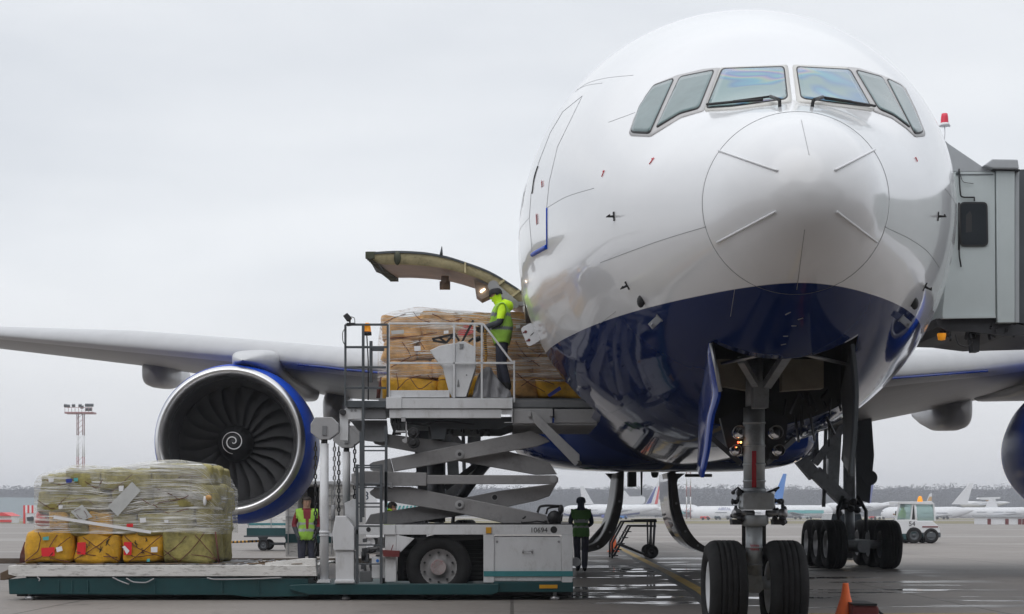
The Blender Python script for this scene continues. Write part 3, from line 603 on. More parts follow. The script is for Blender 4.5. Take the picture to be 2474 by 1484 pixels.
MB().prism([(1655,1144),(1638,1158),(1630,1190),(1618,1190),(1612,1144)], 41.6, 41.8).build('door_hinge_fairing', M['gdoor_in'], plane)
MB().tube([P(1655,1149,40),P(1720,1149,40)],.04,8).build('door_rod', M['gdoor_in'], plane)
MB().tube([P(1500,1225,40.5),P(1418,1318,40.5)],.06,8).build('door_rod', M['gdoor_in'], plane)
# main gear
def main_gear(mir):
    X = (lambda x: x) if not mir else (lambda x: 2*1557 - x)
    Y = 41.2; Q = lambda x, y, d=0: P(X(x), y, Y) + V(0, d, 0)
    k = MB(); k.tube([Q(2052,955), Q(2052,1215)], .16, 18); k.tube([Q(2052,1215), Q(2054,1318)], .13, 18); k.tube([Q(2052,1205), Q(2052,1216)], .21, 18)
    k.tube([Q(2054,1318,-1.6), Q(2054,1318,1.6)], .16, 14)
    g = k.build('main_gear_leg', M['gear'], plane)
    k = MB(); k.beam(Q(1905,1075), Q(1968,1150), .3, .34); k.beam(Q(1968,1140), Q(2045,1215), .34, .34); k.beam(Q(1968,1120), Q(2045,1020), .2, .2); k.tube([Q(1996,1010), Q(1990,1225)], .05, 8); k.beam(Q(1965,960,.6), Q(1972,1110,.6), .35, .3); k.beam(Q(2030,960,.4), Q(2018,1180,.4), .3, .25); k.beam(Q(2018,1100,.3), Q(1975,1095,.3), .2, .2)
    k.build('side_brace', M['gear'], g)
    k = MB(); k.prism([(X(2066),975),(X(2104),985),(X(2112),1100),(X(2101),1216),(X(2070),1205)], Y-.2, Y-.12); k.disc(Q(2097,1155,-.2), (0,-1,0), .2, th=.03)
    k.build('leg_door', M['dkgrey'], g)
    k = MB(); rr = random.Random(9)
    for i in range(18): k.ell(Q(rr.uniform(2025,2082), rr.uniform(1212,1262), rr.uniform(-.3,.3)), (.1,.1,.09), 8, 6)
    for s in (-1, 1): k.tube([Q(2050+18*s,1200,-.2), Q(2050+34*s,1235,-.4), Q(2050+30*s,1285,-.6)], .05, 8)
    k.build('brake_hoses', M['dkmetal'], g)
    for d in (-1.32, 0, 1.32):
        for x in (1990, 2116): wheel('main_wheel', V(Q(x,1300).x, Y+d, .63), .63, .52, (1,0,0), plane, M['steel'])
        MB().tube([V(Q(1990,0).x, Y+d, .63), V(Q(2116,0).x, Y+d, .63)], .11, 10).build('bogie_axle', M['gear'], g)
main_gear(False); main_gear(True)
# wings
M['wing_u'] = mat('wing_grey_panels', (.27,.265,.265), .35, var=.12, sc=.8, stretch=(.4,3,1))
M['slat'] = mat('leading_edge_slat', (.5,.505,.52), .3, .1, var=.05)
def wing(st, name):
    rows = []
    prof = [(0,0),(.006,.3),(.02,.55),(.05,.78),(.1,.93),(.2,1.03),(.32,1.),(.5,.82),(.7,.5),(.88,.2),(1,.03),(1,-.03),(.85,-.1),(.6,-.3),(.35,-.42),(.15,-.36),(.06,-.25),(.02,-.14),(.006,-.07)]
    for (lx,ly,lY),(tx,ty,tY),th in st:
        a, b = P(lx,ly,lY), P(tx,ty,tY); rows.append([a.lerp(b, u) + V(0,0,h*th) for u, h in prof])
    n = 6; R2 = []
    for i in range(len(rows)-1):
        for k in range(n): R2.append([p.lerp(q, k/n) for p, q in zip(rows[i], rows[i+1])])
    R2.append(rows[-1]); m = MB().grid(R2, 0, True); np_ = len(prof)
    for q in range(len(m.f)):
        j = q % np_
        if j in (0,1,2,3,16,17,18): m.m[q] = 1
    m.add(R2[0], [list(range(np_))]); m.add(R2[-1], [list(range(np_-1,-1,-1))])
    return m.build(name, [M['wing_u'], M['slat'], M['ultra']], plane)
wl = wing([((1330,922,31),(1330,985,43),.6),((1261,917,31.),(1290,985,43),.6),((835,886,33.5),(830,961,42.5),.55),((563,858,35.8),(520,908,43.2),.5),((331,838,37.6),(331,881,44.2),.48),((0,811,40.7),(0,842,46.5),.3),((-560,775,46.5),(-560,798,50),.14)], 'wing')
wr = wing([((1900,917,31),(1900,1050,43),.9),((1997,917,31.),(2000,1038,43),.9),((2195,903,32),(2240,990,42.5),.65),((2386,888,33.5),(2450,947,43),.6),((2610,857,35.8),(2640,905,43.2),.62),((2950,832,38),(2960,880,44.5),.45),((3500,800,42),(3500,830,47),.25)], 'wing')
for w_o, pts in ((wl, [(720,874,34.4),(780,880,33.9),(835,886.5,33.5),(1000,901,32.4),(1250,918,31.1)]), (wr, [(2000,918,31),(2195,904,32),(2386,889,33.5)])):
    MB().tube([P(*p)+V(0,.02,-.06) for p in pts], .03, 8).build('blue_edge_strip', M['doorblue'], w_o)
for (x, y, Y, rx, rz, L), wo in (((364,896,41.5,.38,.43,5), wl), ((803,985,41,.34,.5,5), wl), ((2321,985,41.5,.5,.62,5), wr)):
    rws = []
    for t, k in ((0,.001),(.06,.45),(.2,.72),(.5,.93),(1,1),(2,1),(3.2,.75),(4.4,.4),(5,.05)):
        c = P(x,y,Y) + V(0,t,.05*t); rws.append([c + V(math.copysign(abs(math.cos(a))**.7,math.cos(a))*rx*k, 0, math.copysign(abs(math.sin(a))**.7,math.sin(a))*rz*k) for a in ths(56)])
    MB().grid(rws, 0, True).build('flap_fairing', M['slat'], wo)
# engines
M['fan'] = mat('fan_blade_metal', (.14,.14,.145), .42, .5, var=.1)
M['fanback'] = mat('fan_duct_black', (.008,.008,.01), .6)
M['duct'] = mat('inlet_duct_grey', (.07,.07,.075), .5, .2, var=.1)
def engine(cx, cz, Y, mir):
    d = V(.05 if mir else -.05, 1, -.02).normalized(); o = V(cx, Y, cz)
    nac = MB().lathe(o, d, [(.2,1.612),(.3,1.637),(.5,1.675),(.9,1.735),(1.5,1.775),(2.2,1.775),(3,1.72),(4,1.58),(5,1.36),(5.4,1.22),(5.4,1.1),(5,1.05)], 72).build('engine', M['ultra'], plane)
    MB().lathe(o, d, [(.21,1.612),(.1,1.58),(.03,1.545),(0,1.51),(.03,1.47),(.1,1.425),(.22,1.385),(.36,1.36)], 72).build('inlet_lip', M['lip'], nac)
    MB().lathe(o, d, [(.355,1.361),(.4,1.345),(.6,1.315),(.9,1.292),(1.25,1.285),(1.5,1.285)], 72).build('inlet_duct', M['duct'], nac)
    MB().lathe(o, d, [(1.62,1.3),(1.63,.5),(1.64,.001)], 48).build('fan_duct', M['fanback'], nac)
    MB().lathe(o, d, [(.62,.001),(.63,.06),(.7,.17),(.82,.27),(.98,.35),(1.1,.385),(1.3,.40),(1.5,.41)], 48).build('spinner', M['black'], nac)
    MB().lathe(o, d, [(1.02,.375),(1.05,.392),(1.15,.402),(1.2,.4)], 48).build('spinner_ring', M['dkmetal'], nac)
    a = d.cross(V(0,0,1)).normalized(); b = a.cross(d)
    sp = []
    for i in range(60):
        t = i/59; r = .015 + .245*t**.8; an = 1.2 + t*2*math.pi*2.05
        sx = .62 + (r/.4)**2*.27
        sp.append(o + d*(sx-.02) + (a*math.cos(an)*-1 - b*math.sin(an))*r)
    MB().tube(sp, [.006+.009*math.sin(math.pi*min(1,.15+i/60)) for i in range(60)], 6).build('spiral_mark', M['label_w'], nac)
    nb = 22
    for q in range(nb):
        a0 = 2*math.pi*q/nb; rows = []
        for i in range(9):
            t = i/8; r = .36 + (1.278-.36)*t; sweep = .09*math.sin(math.pi*t) - .03*t*t
            tw = R(32 + 30*t); ch = .32 + .17*t; row = []
            for j in range(4):
                v = (j/3 - .5)*ch; cam_ = .02*math.sin(math.pi*j/3)
                an = a0 + sweep + (math.sin(tw)*v + cam_)/max(r, .3)
                row.append(o + d*(1.3 + math.cos(tw)*v) + (a*math.cos(an) + b*math.sin(an))*r)
            rows.append(row)
        MB().grid(rows).build('fan_blade', M['fan'], nac, recalc=False)
    return nac, o
el, ol = engine(-6.07, 3.0, 33.2, False); er, orr = engine(13.2, 3.0, 33.2, True)
def pylon(o, eng, mir):
    k = MB(); rws = []
    for y, dx, hw, zb, zt in ((.25,0,.02,1.72,1.74),(.5,0,.25,1.68,1.86),(1,.05,.42,1.6,2.02),(1.8,.12,.5,1.5,2.12),(3,.2,.5,1.3,2.15),(5,.3,.48,1.2,2.1),(8,.4,.3,1.4,2.1)):
        c = o + V(dx*(1 if not mir else -1)+.25*(1 if not mir else -1), y, 0); rws.append([c + V(hw*math.copysign(abs(math.cos(a))**.6,math.cos(a)), 0, (zb+zt)/2 + (zt-zb)/2*math.copysign(abs(math.sin(a))**.6,math.sin(a))) for a in ths(24)])
    k.grid(rws, 0, True); k.build('engine_pylon', M['slat'], plane)
pylon(ol, el, False); pylon(orr, er, True)
# tail
k = MB(); fX = axX(57)
rws = [[V(fX + h*.0 + t*w2, y0 + (y1-y0)*u, z) for u, w2, t in ((0,0,1),(.15,.35*q,1),(.5,.4*q,1),(1,0,1),(.5,.4*q,-1),(.15,.35*q,-1))] for z, y0, y1, q, h in ((8.2,62,70.5,1,0),(13,66.5,72,.7,0),(18.5,71,74,.4,0))]
k.grid(rws, 0, True); k.add(rws[-1], [list(range(6))]); k.build('tail_fin', M['bk_white'], plane)
k = MB()
for s in (-1, 1):
    rws = [[V(fX + s*x, y0 + (y1-y0)*u, z + hh*q) for u, hh in ((0,0),(.2,.25),(.6,.2),(1,0),(.6,-.2),(.2,-.2))] for x, y0, y1, z, q in ((.5,66,72.5,7,1),(10.7,72,74.5,8,.4))]
    k.grid(rws, 0, True); k.add(rws[-1], [list(range(6))])
k.build('tailplane', M['wing_u'], plane)
# open cargo door, hinged at the top of the hold opening
M['doorband'] = mat('door_frame_primer', (.5,.43,.25), .55, var=.35, sc=3, dirt=.6, dirtc=(.12,.09,.05))
M['doorin'] = mat('door_lining', (.33,.26,.23), .5, var=.2, sc=2, stretch=(.3,1,6), dirt=.4)
M['doordk'] = mat('door_seal_metal', (.06,.065,.04), .5, .3, var=.4)
Y0, Y1 = 26.05, 27.85
top = bez([(886,612),(916,608),(960,606),(1012,608),(1066,616),(1124,633),(1182,655),(1230,683),(1262,706),(1272,724)], 36)
bot = bez([(912,634),(930,638),(970,638),(1012,640),(1066,646),(1124,661),(1166,676),(1205,700),(1240,724),(1264,736)], 36)
T = [P(x,y,Y0) for x, y in top]; B = [P(x,y,Y0) for x, y in bot]; D = V(0, Y1-Y0, .0)
k = MB(); k.grid([T, [p+D for p in T]], 0); Ti = [p+V(0,.0,-.035) for p in T]; k.grid([Ti, [p+D for p in Ti]], 0); k.grid([T, Ti], 0, sm=False); k.grid([[p+D for p in T], [p+D for p in Ti]], 0, sm=False)
cdo = k.build('cargo_door', [M['skinp2'] if 'skinp2' in M else M['dkgrey']], plane, label='open cargo door raised over the loader')
k = MB(); k.grid([[p+V(0,.03,0) for p in Ti], [p+V(0,.03,0) for p in B]], 0); k.grid([[p+V(0,.09,0) for p in Ti], [p+V(0,.09,0) for p in B]], 0); k.grid([[p+V(0,.03,0) for p in B], [p+V(0,.09,0) for p in B]], 0)
for i in (20, 27, 31): k.beam(T[i].lerp(B[i],.05)+V(0,.0,0), T[i].lerp(B[i],.95)+V(0,.0,0), .03, .04)
k.build('door_frame', M['doorband'], cdo)
k = MB(); Bi = [p + V(0,.1,.03) for p in B]; E = [p + D*.96 + V(.02,0,.03) for p in B]; k.grid([Bi, E], 0); k.grid([[p+V(0,0,.03) for p in Bi], [p+V(0,0,.03) for p in E]], 0); k.grid([[p+D for p in Ti], E], 0)
for y, z in ((1163,662),(1190,700)): pass
k.build('door_lining', M['doorin'], cdo)
k = MB(); rr = random.Random(4)
for i in range(16):
    t = i/15; p = T[0].lerp(B[1], .2).lerp(B[1]+D+V(.1,0,.02), t); k.box(p - V(.06,.05,.06), p + V(.09,.05,.05+.03*(i % 2)))
k.grid([[T[0], T[0]+D], [B[1], B[1]+D]], 0, sm=False)
k.build('door_latch_row', M['doordk'], cdo)
k = MB(); c = P(1075,690,26.9); k.tube([c+V(-.09,0,0), c+V(.09,0,0)], .075, 16); k.tube([c+V(0,0,.16), c], .07, 12); k.build('door_bumper', M['doorin'], cdo)
k = MB(); k.prism([(1145,676),(1180,690),(1188,712),(1164,723),(1150,712)], 26.3, 26.8); k.build('lamp_bracket', M['doorin'], cdo)
k = MB(); k.prism([(1160,704),(1170,697),(1172,699),(1162,706.5)], 26.27, 26.29); k.build('hold_lamp', M['lampw'], cdo)
k = MB(); c = P(1192,691,26.0); k.tube([c, c+V(0,.08,0)], .085, 20)
for i in range(18): a = 2*math.pi*i/18; k.box(c+V(math.cos(a)*.085-.01,-.004,math.sin(a)*.085-.01), c+V(math.cos(a)*.085+.01,.06,math.sin(a)*.085+.01))
k.beam(P(1196,694,26.02), P(1244,734,26.02), .07, .12); k.tube([P(1244,735,25.96), P(1244,735,26.06)], .07, 16); k.beam(P(1244,735,26.04), P(1274,734,26.04), .05, .07); k.beam(P(1272,735,26.1), P(1274,752,26.1), .03,.05)
k.build('hinge_arm', M['ltgrey'], cdo)
MB().tube([T[16], T[16]+V(.01,0,.14)], [.03,.008], 6).build('door_drain_mast', M['dkgrey'], cdo)
MB().ell(P(960,624,26.04), (.06,.04,.12), 10, 6).build('latch_handle', M['doordk'], cdo)
# service panel hanging open beside the hold
k = MB()
def plate(mb, pts, Y, r, th=.02): mb.prism([tuple(p) for p in rnd(pts, r)], Y, Y+th)
plate(k, [(1257,793),(1286,778),(1307,822),(1276,839)], 23.2, 9); sp_ = k.build('service_panel', M['bk_white'], plane)
k = MB(); plate(k, [(1289,776),(1305,772),(1323,806),(1304,817)], 23.25, 7); k.build('panel_flap', M['bk_white'], sp_)
k = MB()
for x, y in ((1270,802),(1278,822)): k.disc(P(x,y,23.198), (0,-1,0), .022, th=.004); k.disc(P(x-5,y+2,23.198), (0,-1,0), .012, th=.004)
k.build('red_port', M['dkred'], sp_)
k = MB()
for i in range(4): k.beam(P(1281+i*1.4,812-i*1,23.196), P(1286+i*1.4,806-i*1,23.196), .006, .003, up=(0,1,0))
k.build('panel_text', M['ink'], sp_)
# ================================================================== CARGO LOADER (seen side-on)
def zz(x0, y0, k): return lambda pts: [(x0 + x*k, y0 + y*k) for x, y in pts]
z4 = zz(560.8, 1091.7, .26455); z5 = zz(794.4, 729., .22676); z6 = zz(794.4, 934.6, .26455)
LF, LB = 25.2, 28.3
ld = thing('cargo_loader', P(1060,1452,26.5)*1, 'white scissor-lift cargo loader with teal base raised to the hold door', 'cargo loader')
ld.location.z = 0
def part(mb, name, m, parent=None, bevel=.006, label=None): return mb.build(name, m, parent or ld, bevel=bevel, label=label)
def both(k, pts, t=.1, mi=0, d=0):
    k.prism(pts, LF+d, LF+d+t, mi); k.prism(pts, LB-d-t, LB-d, mi)
# chassis
k = MB(); both(k, [(860,1268),(1383,1268),(1383,1292),(860,1292)], .12); k.prism([(955,1266),(1383,1266),(1383,1269),(955,1269)], LF+.01, LB-.01, 1)
for x in (1168,1357): both(k, [(x,1292),(x+26,1292),(x+26,1408),(x,1408)], .14)
both(k, [(930,1292),(957,1292),(957,1406),(930,1406)], .14); both(k, z4([(1500,760),(1665,790),(1540,915),(1500,930)]), .06)
k.prism([(860,1268),(955,1268),(955,1292),(860,1292)], LF-.03, LF, 0)
ch = part(k, 'chassis_frame', [M['white'], M['black']])
text_mesh('10694', .115, P(1302,1281.5,LF-.003), (1,0,0), (0,-1,0), 'fleet_number', M['ink'], ch, .002)
MB().disc(P(1338,1280,LF-.004), (0,1,0), .056, 24, th=.003).build('frame_hole', M['black'], ch)
MB().disc(z4 and P(*z4([(1245,710)])[0],LF-.036), (0,1,0), .038, 20, th=.003).build('frame_hole', M['black'], ch)
k = MB(); k.prism(z4([(2318,690),(2368,690),(2368,745),(2318,745)]), LF-.02, LF-.002); part(k, 'amber_reflector', M['amber'], ch, .003)
k = MB(); k.pbox(1194,1297,1356,1404,LF+.02,LF+1.2); cab = part(k, 'equipment_cabinet', M['ltgrey_c'] if 'ltgrey_c' in M else M['white'])
k = MB(); k.tube([P(1263,1332,LF-.03), P(1285,1332,LF-.03)], .007, 8); k.tube([P(1263,1328,LF), P(1263,1336,LF)], .012, 8); k.tube([P(1285,1328,LF), P(1285,1336,LF)], .012, 8); k.tube([P(1263,1332,LF+.03), P(1263,1332,LF-.03)], .006, 6); k.tube([P(1285,1332,LF+.03), P(1285,1332,LF-.03)], .006, 6); part(k, 'handle', M['steel'], cab, 0)
k = MB(); k.prism([(1168.5,1380),(1357,1380),(1357,1393),(1168.5,1393)], LF-.006, LF-.002); k.prism([(1357,1380),(1384,1380),(1384,1393),(1357,1393)], LF-.006, LF-.002); part(k, 'teal_stripe', M['teal_band'], cab, 0)
for x in (1201,1350): k = MB(); k.disc(P(x,1309,LF+.012), (0,1,0), .02, 10, th=.012); part(k, 'cabinet_lock', M['steel'], cab, 0)
# teal base rails
k = MB(); both(k, [(1190,1405),(1385,1405),(1385,1431),(1200,1431)], .2); both(k, [(745,1411),(1205,1411),(1205,1430),(1190,1437),(745,1437),(700,1425),(700,1414)], .16, 0, -.06)
k.pbox(745,1413,1385,1428,LF+.3,LB-.3)
k2 = MB(); k2.box(P(430,1437,LF+.25), P(955,1425,LF+.25)+V(0,2.6,0)); k2.box(P(1165,1440,LF+.25), P(1380,1425,LF+.25)+V(0,2.6,0)); k2.box(P(40,1441,LF+.25), P(420,1425,LF+.25)+V(0,2.6,0)); k2.pbox(40,1420,1380,1428,LF+.3,LB-.3); part(k2, 'underbody_shade', M['black'], None, .01)  # black mass added under the chassis to stand in for its shadow
base = part(k, 'base_rail', M['teal'], None, .01)
k = MB(); k.prism([(1303,1413),(1347,1413),(1347,1422),(1303,1422)], LF-.01, LF-.002); part(k, 'amber_reflector', M['amber'], base, .002)
for x in (835, 1340, 72):
    for Y in (LF+.1, LB-.2):
        k = MB(); k.tube([P(x,1425,Y), V(P(x,0,Y).x, Y, .06)], .03, 10); k.tube([V(P(x,0,Y).x, Y, .06), V(P(x,0,Y).x, Y, .0)], .075, 12); part(k, 'jack_leg', M['steel'], None, 0)
# road wheels
for Y in (LF+.24, LB-.24):
    c = P(1060,1385,25.4); c = V(c.x, Y, .535)
    w_ = wheel('road_wheel', c, .535, .36, (0,1,0), ld, M['armgrey'], .6)
    k = MB(); k.tube([c-V(0,.19,0), c+V(0,.19,0)], .13, 20); part(k, 'hub', mat('worn_hub_paint', (.3,.26,.26), .5, var=.3, dirt=.9, dirtc=(.25,.02,.03), sc=7) if Y < 26 else M['red'], w_, .01)
    k = MB()
    for i in range(10): a = 2*math.pi*(i+.5)/10; b_ = c + V(math.cos(a)*.24,0,math.sin(a)*.24); k.tube([b_-V(0,.14,0), b_+V(0,.14,0)], .018, 8)
    part(k, 'wheel_bolts', M['dkmetal'], w_, 0)
k = MB()
for i in range(9): k.pbox(975,1318+i*9.5,1168,1323+i*9.5,LF+.5,LF+.55)
k.pbox(960,1300,1168,1404,LF+.58,LF+.64); k.prism(z4([(1660,790),(1950,760),(2290,760),(2290,800),(1700,830)]), LF+.1, LF+.6)
part(k, 'wheel_well', M['black'])
# electrical clutter beside the ladder
k = MB(); k.pbox(898,1346,930,1397,LF+.06,LF+.3); ebox = part(k, 'switch_box', M['white'])
k = MB(); k.disc(P(912,1355,LF+.05), (0,1,0), .025, th=.012); part(k, 'blue_socket', M['bk_blue'], ebox, 0)
k = MB(); k.prism([(924,1329),(966,1331),(964,1346),(926,1345)], LF-.1, LF-.02); k.tube([P(945,1330,LF-.06), P(950,1316,LF-.06)], .008, 6); part(k, 'red_step_bracket', M['dkred'])
k = MB(); rr = random.Random(11)
for i in range(22): x = rr.uniform(868,920); y = rr.uniform(1300,1400); k.box(P(x,y,LF+.5), P(x+rr.uniform(4,12),y+rr.uniform(8,26),LF+.5)+V(0,.2,0))
part(k, 'pump_unit', M['midgrey'])
k = MB(); k.pbox(868,1380,898,1406,LF+.4,LF+.6); k.prism(z4([(1330,780),(1390,780),(1390,880),(1330,880)]), LF+.3, LF+.5); k.prism(z4([(1235,870),(1330,870),(1330,890),(1235,890)]), LF+.3, LF+.4); part(k, 'valve_block', M['ltgrey'])
# scissor arms
def arm(pts, d, t=.1):
    MB().prism(pts, LB-d-t, LB-d).build(AN[0], M['armgrey'], ld, bevel=.01)
    return MB().prism(pts, LF+d, LF+d+t)
AN = ['scissor_arm']
a1 = part(arm(z6([(565,655),(1850,400),(1990,470),(2020,500),(1900,545),(595,775)]), .32), 'scissor_arm', M['armgrey'], None, .012)
AN[0] = 'arm_end'; part(arm(z6([(373,705),(400,688),(560,655),(590,775),(450,790),(380,760)]), .45, .08), 'arm_end', M['armgrey'], a1); AN[0] = 'scissor_arm'
part(arm(z6([(320,400),(600,440),(1150,510),(1640,590),(1900,655),(2020,695),(2085,800),(1890,805),(1240,690),(820,603),(540,552),(420,522)]), .5), 'scissor_arm', M['armgrey'], None, .012)
a3 = part(arm(z6([(370,960),(440,905),(740,915),(1190,1008),(1640,1098),(1980,1168),(2050,1250),(1600,1248),(1190,1155),(540,1045),(430,1020),(380,985)]), .32), 'scissor_arm', M['armgrey'], None, .012)
part(arm(z6([(330,1255),(380,1165),(560,1135),(790,1098),(1150,1030),(1560,950),(2060,885),(2090,870),(2015,1000),(1900,1040),(1620,1100),(1200,1178),(640,1258)]), .5), 'scissor_arm', M['armgrey'], None, .012)
AN[0] = 'level_bar'
k = arm(z6([(880,806),(2070,808),(2096,830),(2096,870),(2070,890),(880,890)]), .24, .08); bar = part(k, 'level_bar', M['armgrey'], None, .01)
AN[0] = 'bar_sleeve'
k = arm(z6([(205,795),(205,880),(330,905),(890,905),(892,785),(330,770)]), .2, .14); part(k, 'bar_sleeve', M['armgrey'], bar, .01)
for (x, y), r, par, d in ((( 1195,617), .075, a1, .32), ((1195,1078), .075, a3, .32)):
    c = P(*z6([(x,y)])[0], LF+d); k = MB(); k.tube([c-V(0,.02,0), c+V(0,.02,0)], r, 24); k.tube([c-V(0,.03,0), c], r*.8, 24); p_ = part(k, 'pivot_pin', M['ltgrey'], par, .004)
    k = MB(); k.tube([c-V(0,.034,0), c], r*.42, 16); part(k, 'pin_bolt', M['dkmetal'], p_, 0)
c = P(*z6([(2050,845)])[0], LF+.24); k = MB(); k.tube([c-V(0,.015,0), c+V(0,.02,0)], .062, 20); part(k, 'pivot_pin', M['ltgrey'], bar, .004)
c = P(*z6([(1515,1010)])[0], LF+.5); k = MB(); k.tube([c-V(0,.006,0), c+V(0,.02,0)], .06, 20); part(k, 'pivot_hole', M['ltgrey'], a3, 0); k = MB(); k.tube([c-V(0,.009,0), c+V(0,.02,0)], .042, 20); part(k, 'pivot_bore', M['black'], a3, 0)
k = MB(); k.tube([P(1055,1262,26.7), P(1052,1120,26.7)], .15, 14); k.tube([P(1052,1120,26.7), P(1048,1020,26.7)], .1, 14); part(k, 'lift_cylinder', M['dkmetal'], None, 0)
k = MB(); k.tube([P(1085,1240,27), P(1180,1110,27)], .09, 12); k.beam(P(1075,1180,27.3), P(1215,1075,27.3), .06, .1); part(k, 'lift_cylinder', M['dkmetal'], None, 0)
# bridge / platform frame
k = MB(); k.prism(z5([(775,1030),(1955,1030),(1955,1137),(775,1137)]), LF, LF+.12); k.prism(z5([(610,1018),(775,1018),(775,1137),(610,1137)]), LF-.02, LF+.14); k.prism(z5([(645,1147),(1835,1147),(1835,1240),(645,1240)]), LF+.03, LF+.14)
k.prism(z5([(1838,1150),(1955,1150),(1955,1200),(1838,1200)]), LF+.05, LF+.12); k.prism(z5([(1950,1020),(1958,1020),(1958,1290),(1950,1290)]), LF-.01, LF+.06); k.prism(z5([(1870,1284),(1955,1284),(1955,1290),(1870,1290)]), LF-.01, LF+.06)
MB().prism(z5([(610,1018),(1955,1018),(1955,1137),(610,1137)]), LB-.12, LB).build('platform_beam', M['white'], ld)
pf = part(k, 'platform_frame', M['white'], None, .008)
k = MB(); k.prism(z5([(640,1020),(1960,1020),(1960,1034),(640,1034)]), LF+.12, LB-.12); k.prism([(1238,968),(1443,968),(1443,985),(1238,985)], LF+.3, LB-.1); part(k, 'roller_deck', M['midgrey'], pf)
k = MB(); k.prism(z6([(1680,200),(2040,200),(2040,335),(1680,335)]), LF+.06, LF+.2); k.prism(z6([(2060,205),(2450,205),(2450,330),(2060,330)]), LF+.1, LF+.22); k.prism(z6([(1680,330),(2450,330),(2450,352),(1680,352)]), LF+.12, LB-.2); part(k, 'bridge_beam', M['ltgrey'], pf)
k = MB(); c = z6([(2030,230)])[0]; k.pbox(c[0]-4,c[1]-8,c[0]+4,c[1]+10,LF+.02,LF+.06); part(k, 'bridge_latch', M['ltgrey'], pf, .002); k = MB(); c = z6([(1835,235)])[0]; k.pbox(c[0]-3,c[1]-3,c[0]+3,c[1]+10,LF,LF+.06); part(k, 'bridge_latch', M['ltgrey'], pf, .002)
k = MB(); k.prism(z6([(1850,222),(1910,250),(1925,275),(1985,330),(2290,620),(2290,690),(2250,722),(1875,330)]), LF-.02, LF+.04); br_ = part(k, 'support_brace', M['ltgrey'], pf)
k = MB(); c = z6([(2285,700)])[0]; k.tube([P(*c,LF-.02), P(*c,LF+.1)], .045, 14); part(k, 'brace_roller', M['dkmetal'], br_, 0)
k = MB(); k.prism(z6([(560,275),(1680,275),(1680,345),(1560,385),(1080,385),(1060,480),(940,480),(920,330),(560,330)]), LF+.35, LB-.35); part(k, 'platform_underframe', M['dkgrey'], pf)
k = MB(); rr = random.Random(21)
for i in range(5): x = 572+i*16; pts = z6([(x+8,285),(x+rr.uniform(0,14),340),(x+10+rr.uniform(0,20),400),(x+14,440)]); k.tube([P(a,b,LF+.12) for a, b in pts], .018, 8)
for i in range(14): x = rr.uniform(1080,1460); k.tube([P(*z6([(x,375)])[0],LF+.5), P(*z6([(x+rr.uniform(-5,8),rr.uniform(400,460))])[0],LF+.5)], rr.uniform(.012,.03), 8)
k.tube([P(*q,LF+.2) for q in z6([(720,330),(860,350),(1000,318),(1160,325),(1330,345)])], .014, 6)
part(k, 'hydraulic_hoses', M['black'], pf, 0)
k = MB(); k.prism(z6([(662,275),(700,275),(700,318),(662,318)]), LF, LF+.1); k.prism(z6([(700,318),(712,318),(715,500),(705,520),(670,500),(670,480),(700,470)]), LF+.05, LF+.1); k.tube([P(*q,LF+.06) for q in z6([(610,412),(700,412)])], .02, 8); part(k, 'hose_bracket', M['ltgrey'], pf, .004)
k = MB()
for q in ((770,420),(772,508)): c = P(*z6([q])[0],LF+.05); k.tube([c, c+V(0,.2,0)], .095, 18); k.tube([c-V(0,.04,0), c], .05, 12)
part(k, 'hydraulic_motor', M['black'], pf, .01)
# operator walkway on the left end
k = MB(); k.prism(z5([(185,1055),(610,1055),(610,1128),(185,1128)]), LF+.05, LB-.3); wk = part(k, 'walkway_plate', M['dkgrey'], pf)
k = MB(); k.prism(z5([(115,1165),(190,1135),(350,1135),(350,1250),(210,1255),(205,1480),(120,1480)]), LF+.1, LF+.3); part(k, 'walkway_bracket', M['white'], pf)
k = MB(); k.prism(z5([(352,1140),(610,1140),(610,1250),(352,1250)]), LF+.14, LF+.3); k.prism(z5([(220,1262),(615,1262),(630,1480),(560,1500),(380,1480),(340,1400)]), LF+.4, LF+.52); part(k, 'underwalk_plate', M['midgrey'], pf)
k = MB(); c = P(*z5([(145,1175)])[0],LF+.02); k.tube([c, c+V(0,.1,0)], .052, 18); part(k, 'hose_reel', M['black'], pf, .01)
for q in ((243,1160),(283,1160)): k = MB(); k.disc(P(*z5([q])[0],LF+.088), (0,1,0), .02, 12, th=.008); part(k, 'socket', M['steel'], wk, 0)
k = MB(); k.beam(P(*z5([(215,1320)])[0],LF+.2), P(*z5([(330,1430)])[0],LF+.2), .03, .03); part(k, 'walkway_strut', M['ltgrey'], pf)
def rails(segs, r, name, m, Y=LF+.03):
    k = MB()
    for seg in segs:
        q = [P(x, y, Y) for x, y in seg]
        for a, b in zip(q, q[1:]): k.beam(a, b, r*2, r*2)
    return part(k, name, m, pf, .004)
rails([z5([(177,245),(177,1110)]), z5([(177,245),(628,245)]), z5([(177,485),(628,485)]), z5([(177,700),(610,700)]), z5([(177,920),(610,920)]), z5([(628,245),(628,1018)])], .018, 'walkway_railing', M['dkgrey'])
rails([z5([(177,245),(177,1110)]), z5([(177,245),(420,245)]), z5([(177,700),(420,700)])], .018, 'walkway_railing', M['dkgrey'], LB-.5)
rails([z5([(450,420),(450,860)]), z5([(450,510),(590,510)])], .026, 'gate_post', M['dkgrey'], LF+.9)
rails([z5([(640,230),(640,1020)]), z5([(640,232),(1645,236)]), z5([(640,655),(1970,655)]), z5([(1645,236),(1955,648)]), z5([(1975,630),(1975,1075)]), z5([(1335,240),(1335,1025)]), z5([(1553,240),(1553,650)]), z5([(1630,240),(1630,1120)])], .016, 'platform_railing', M['white'])
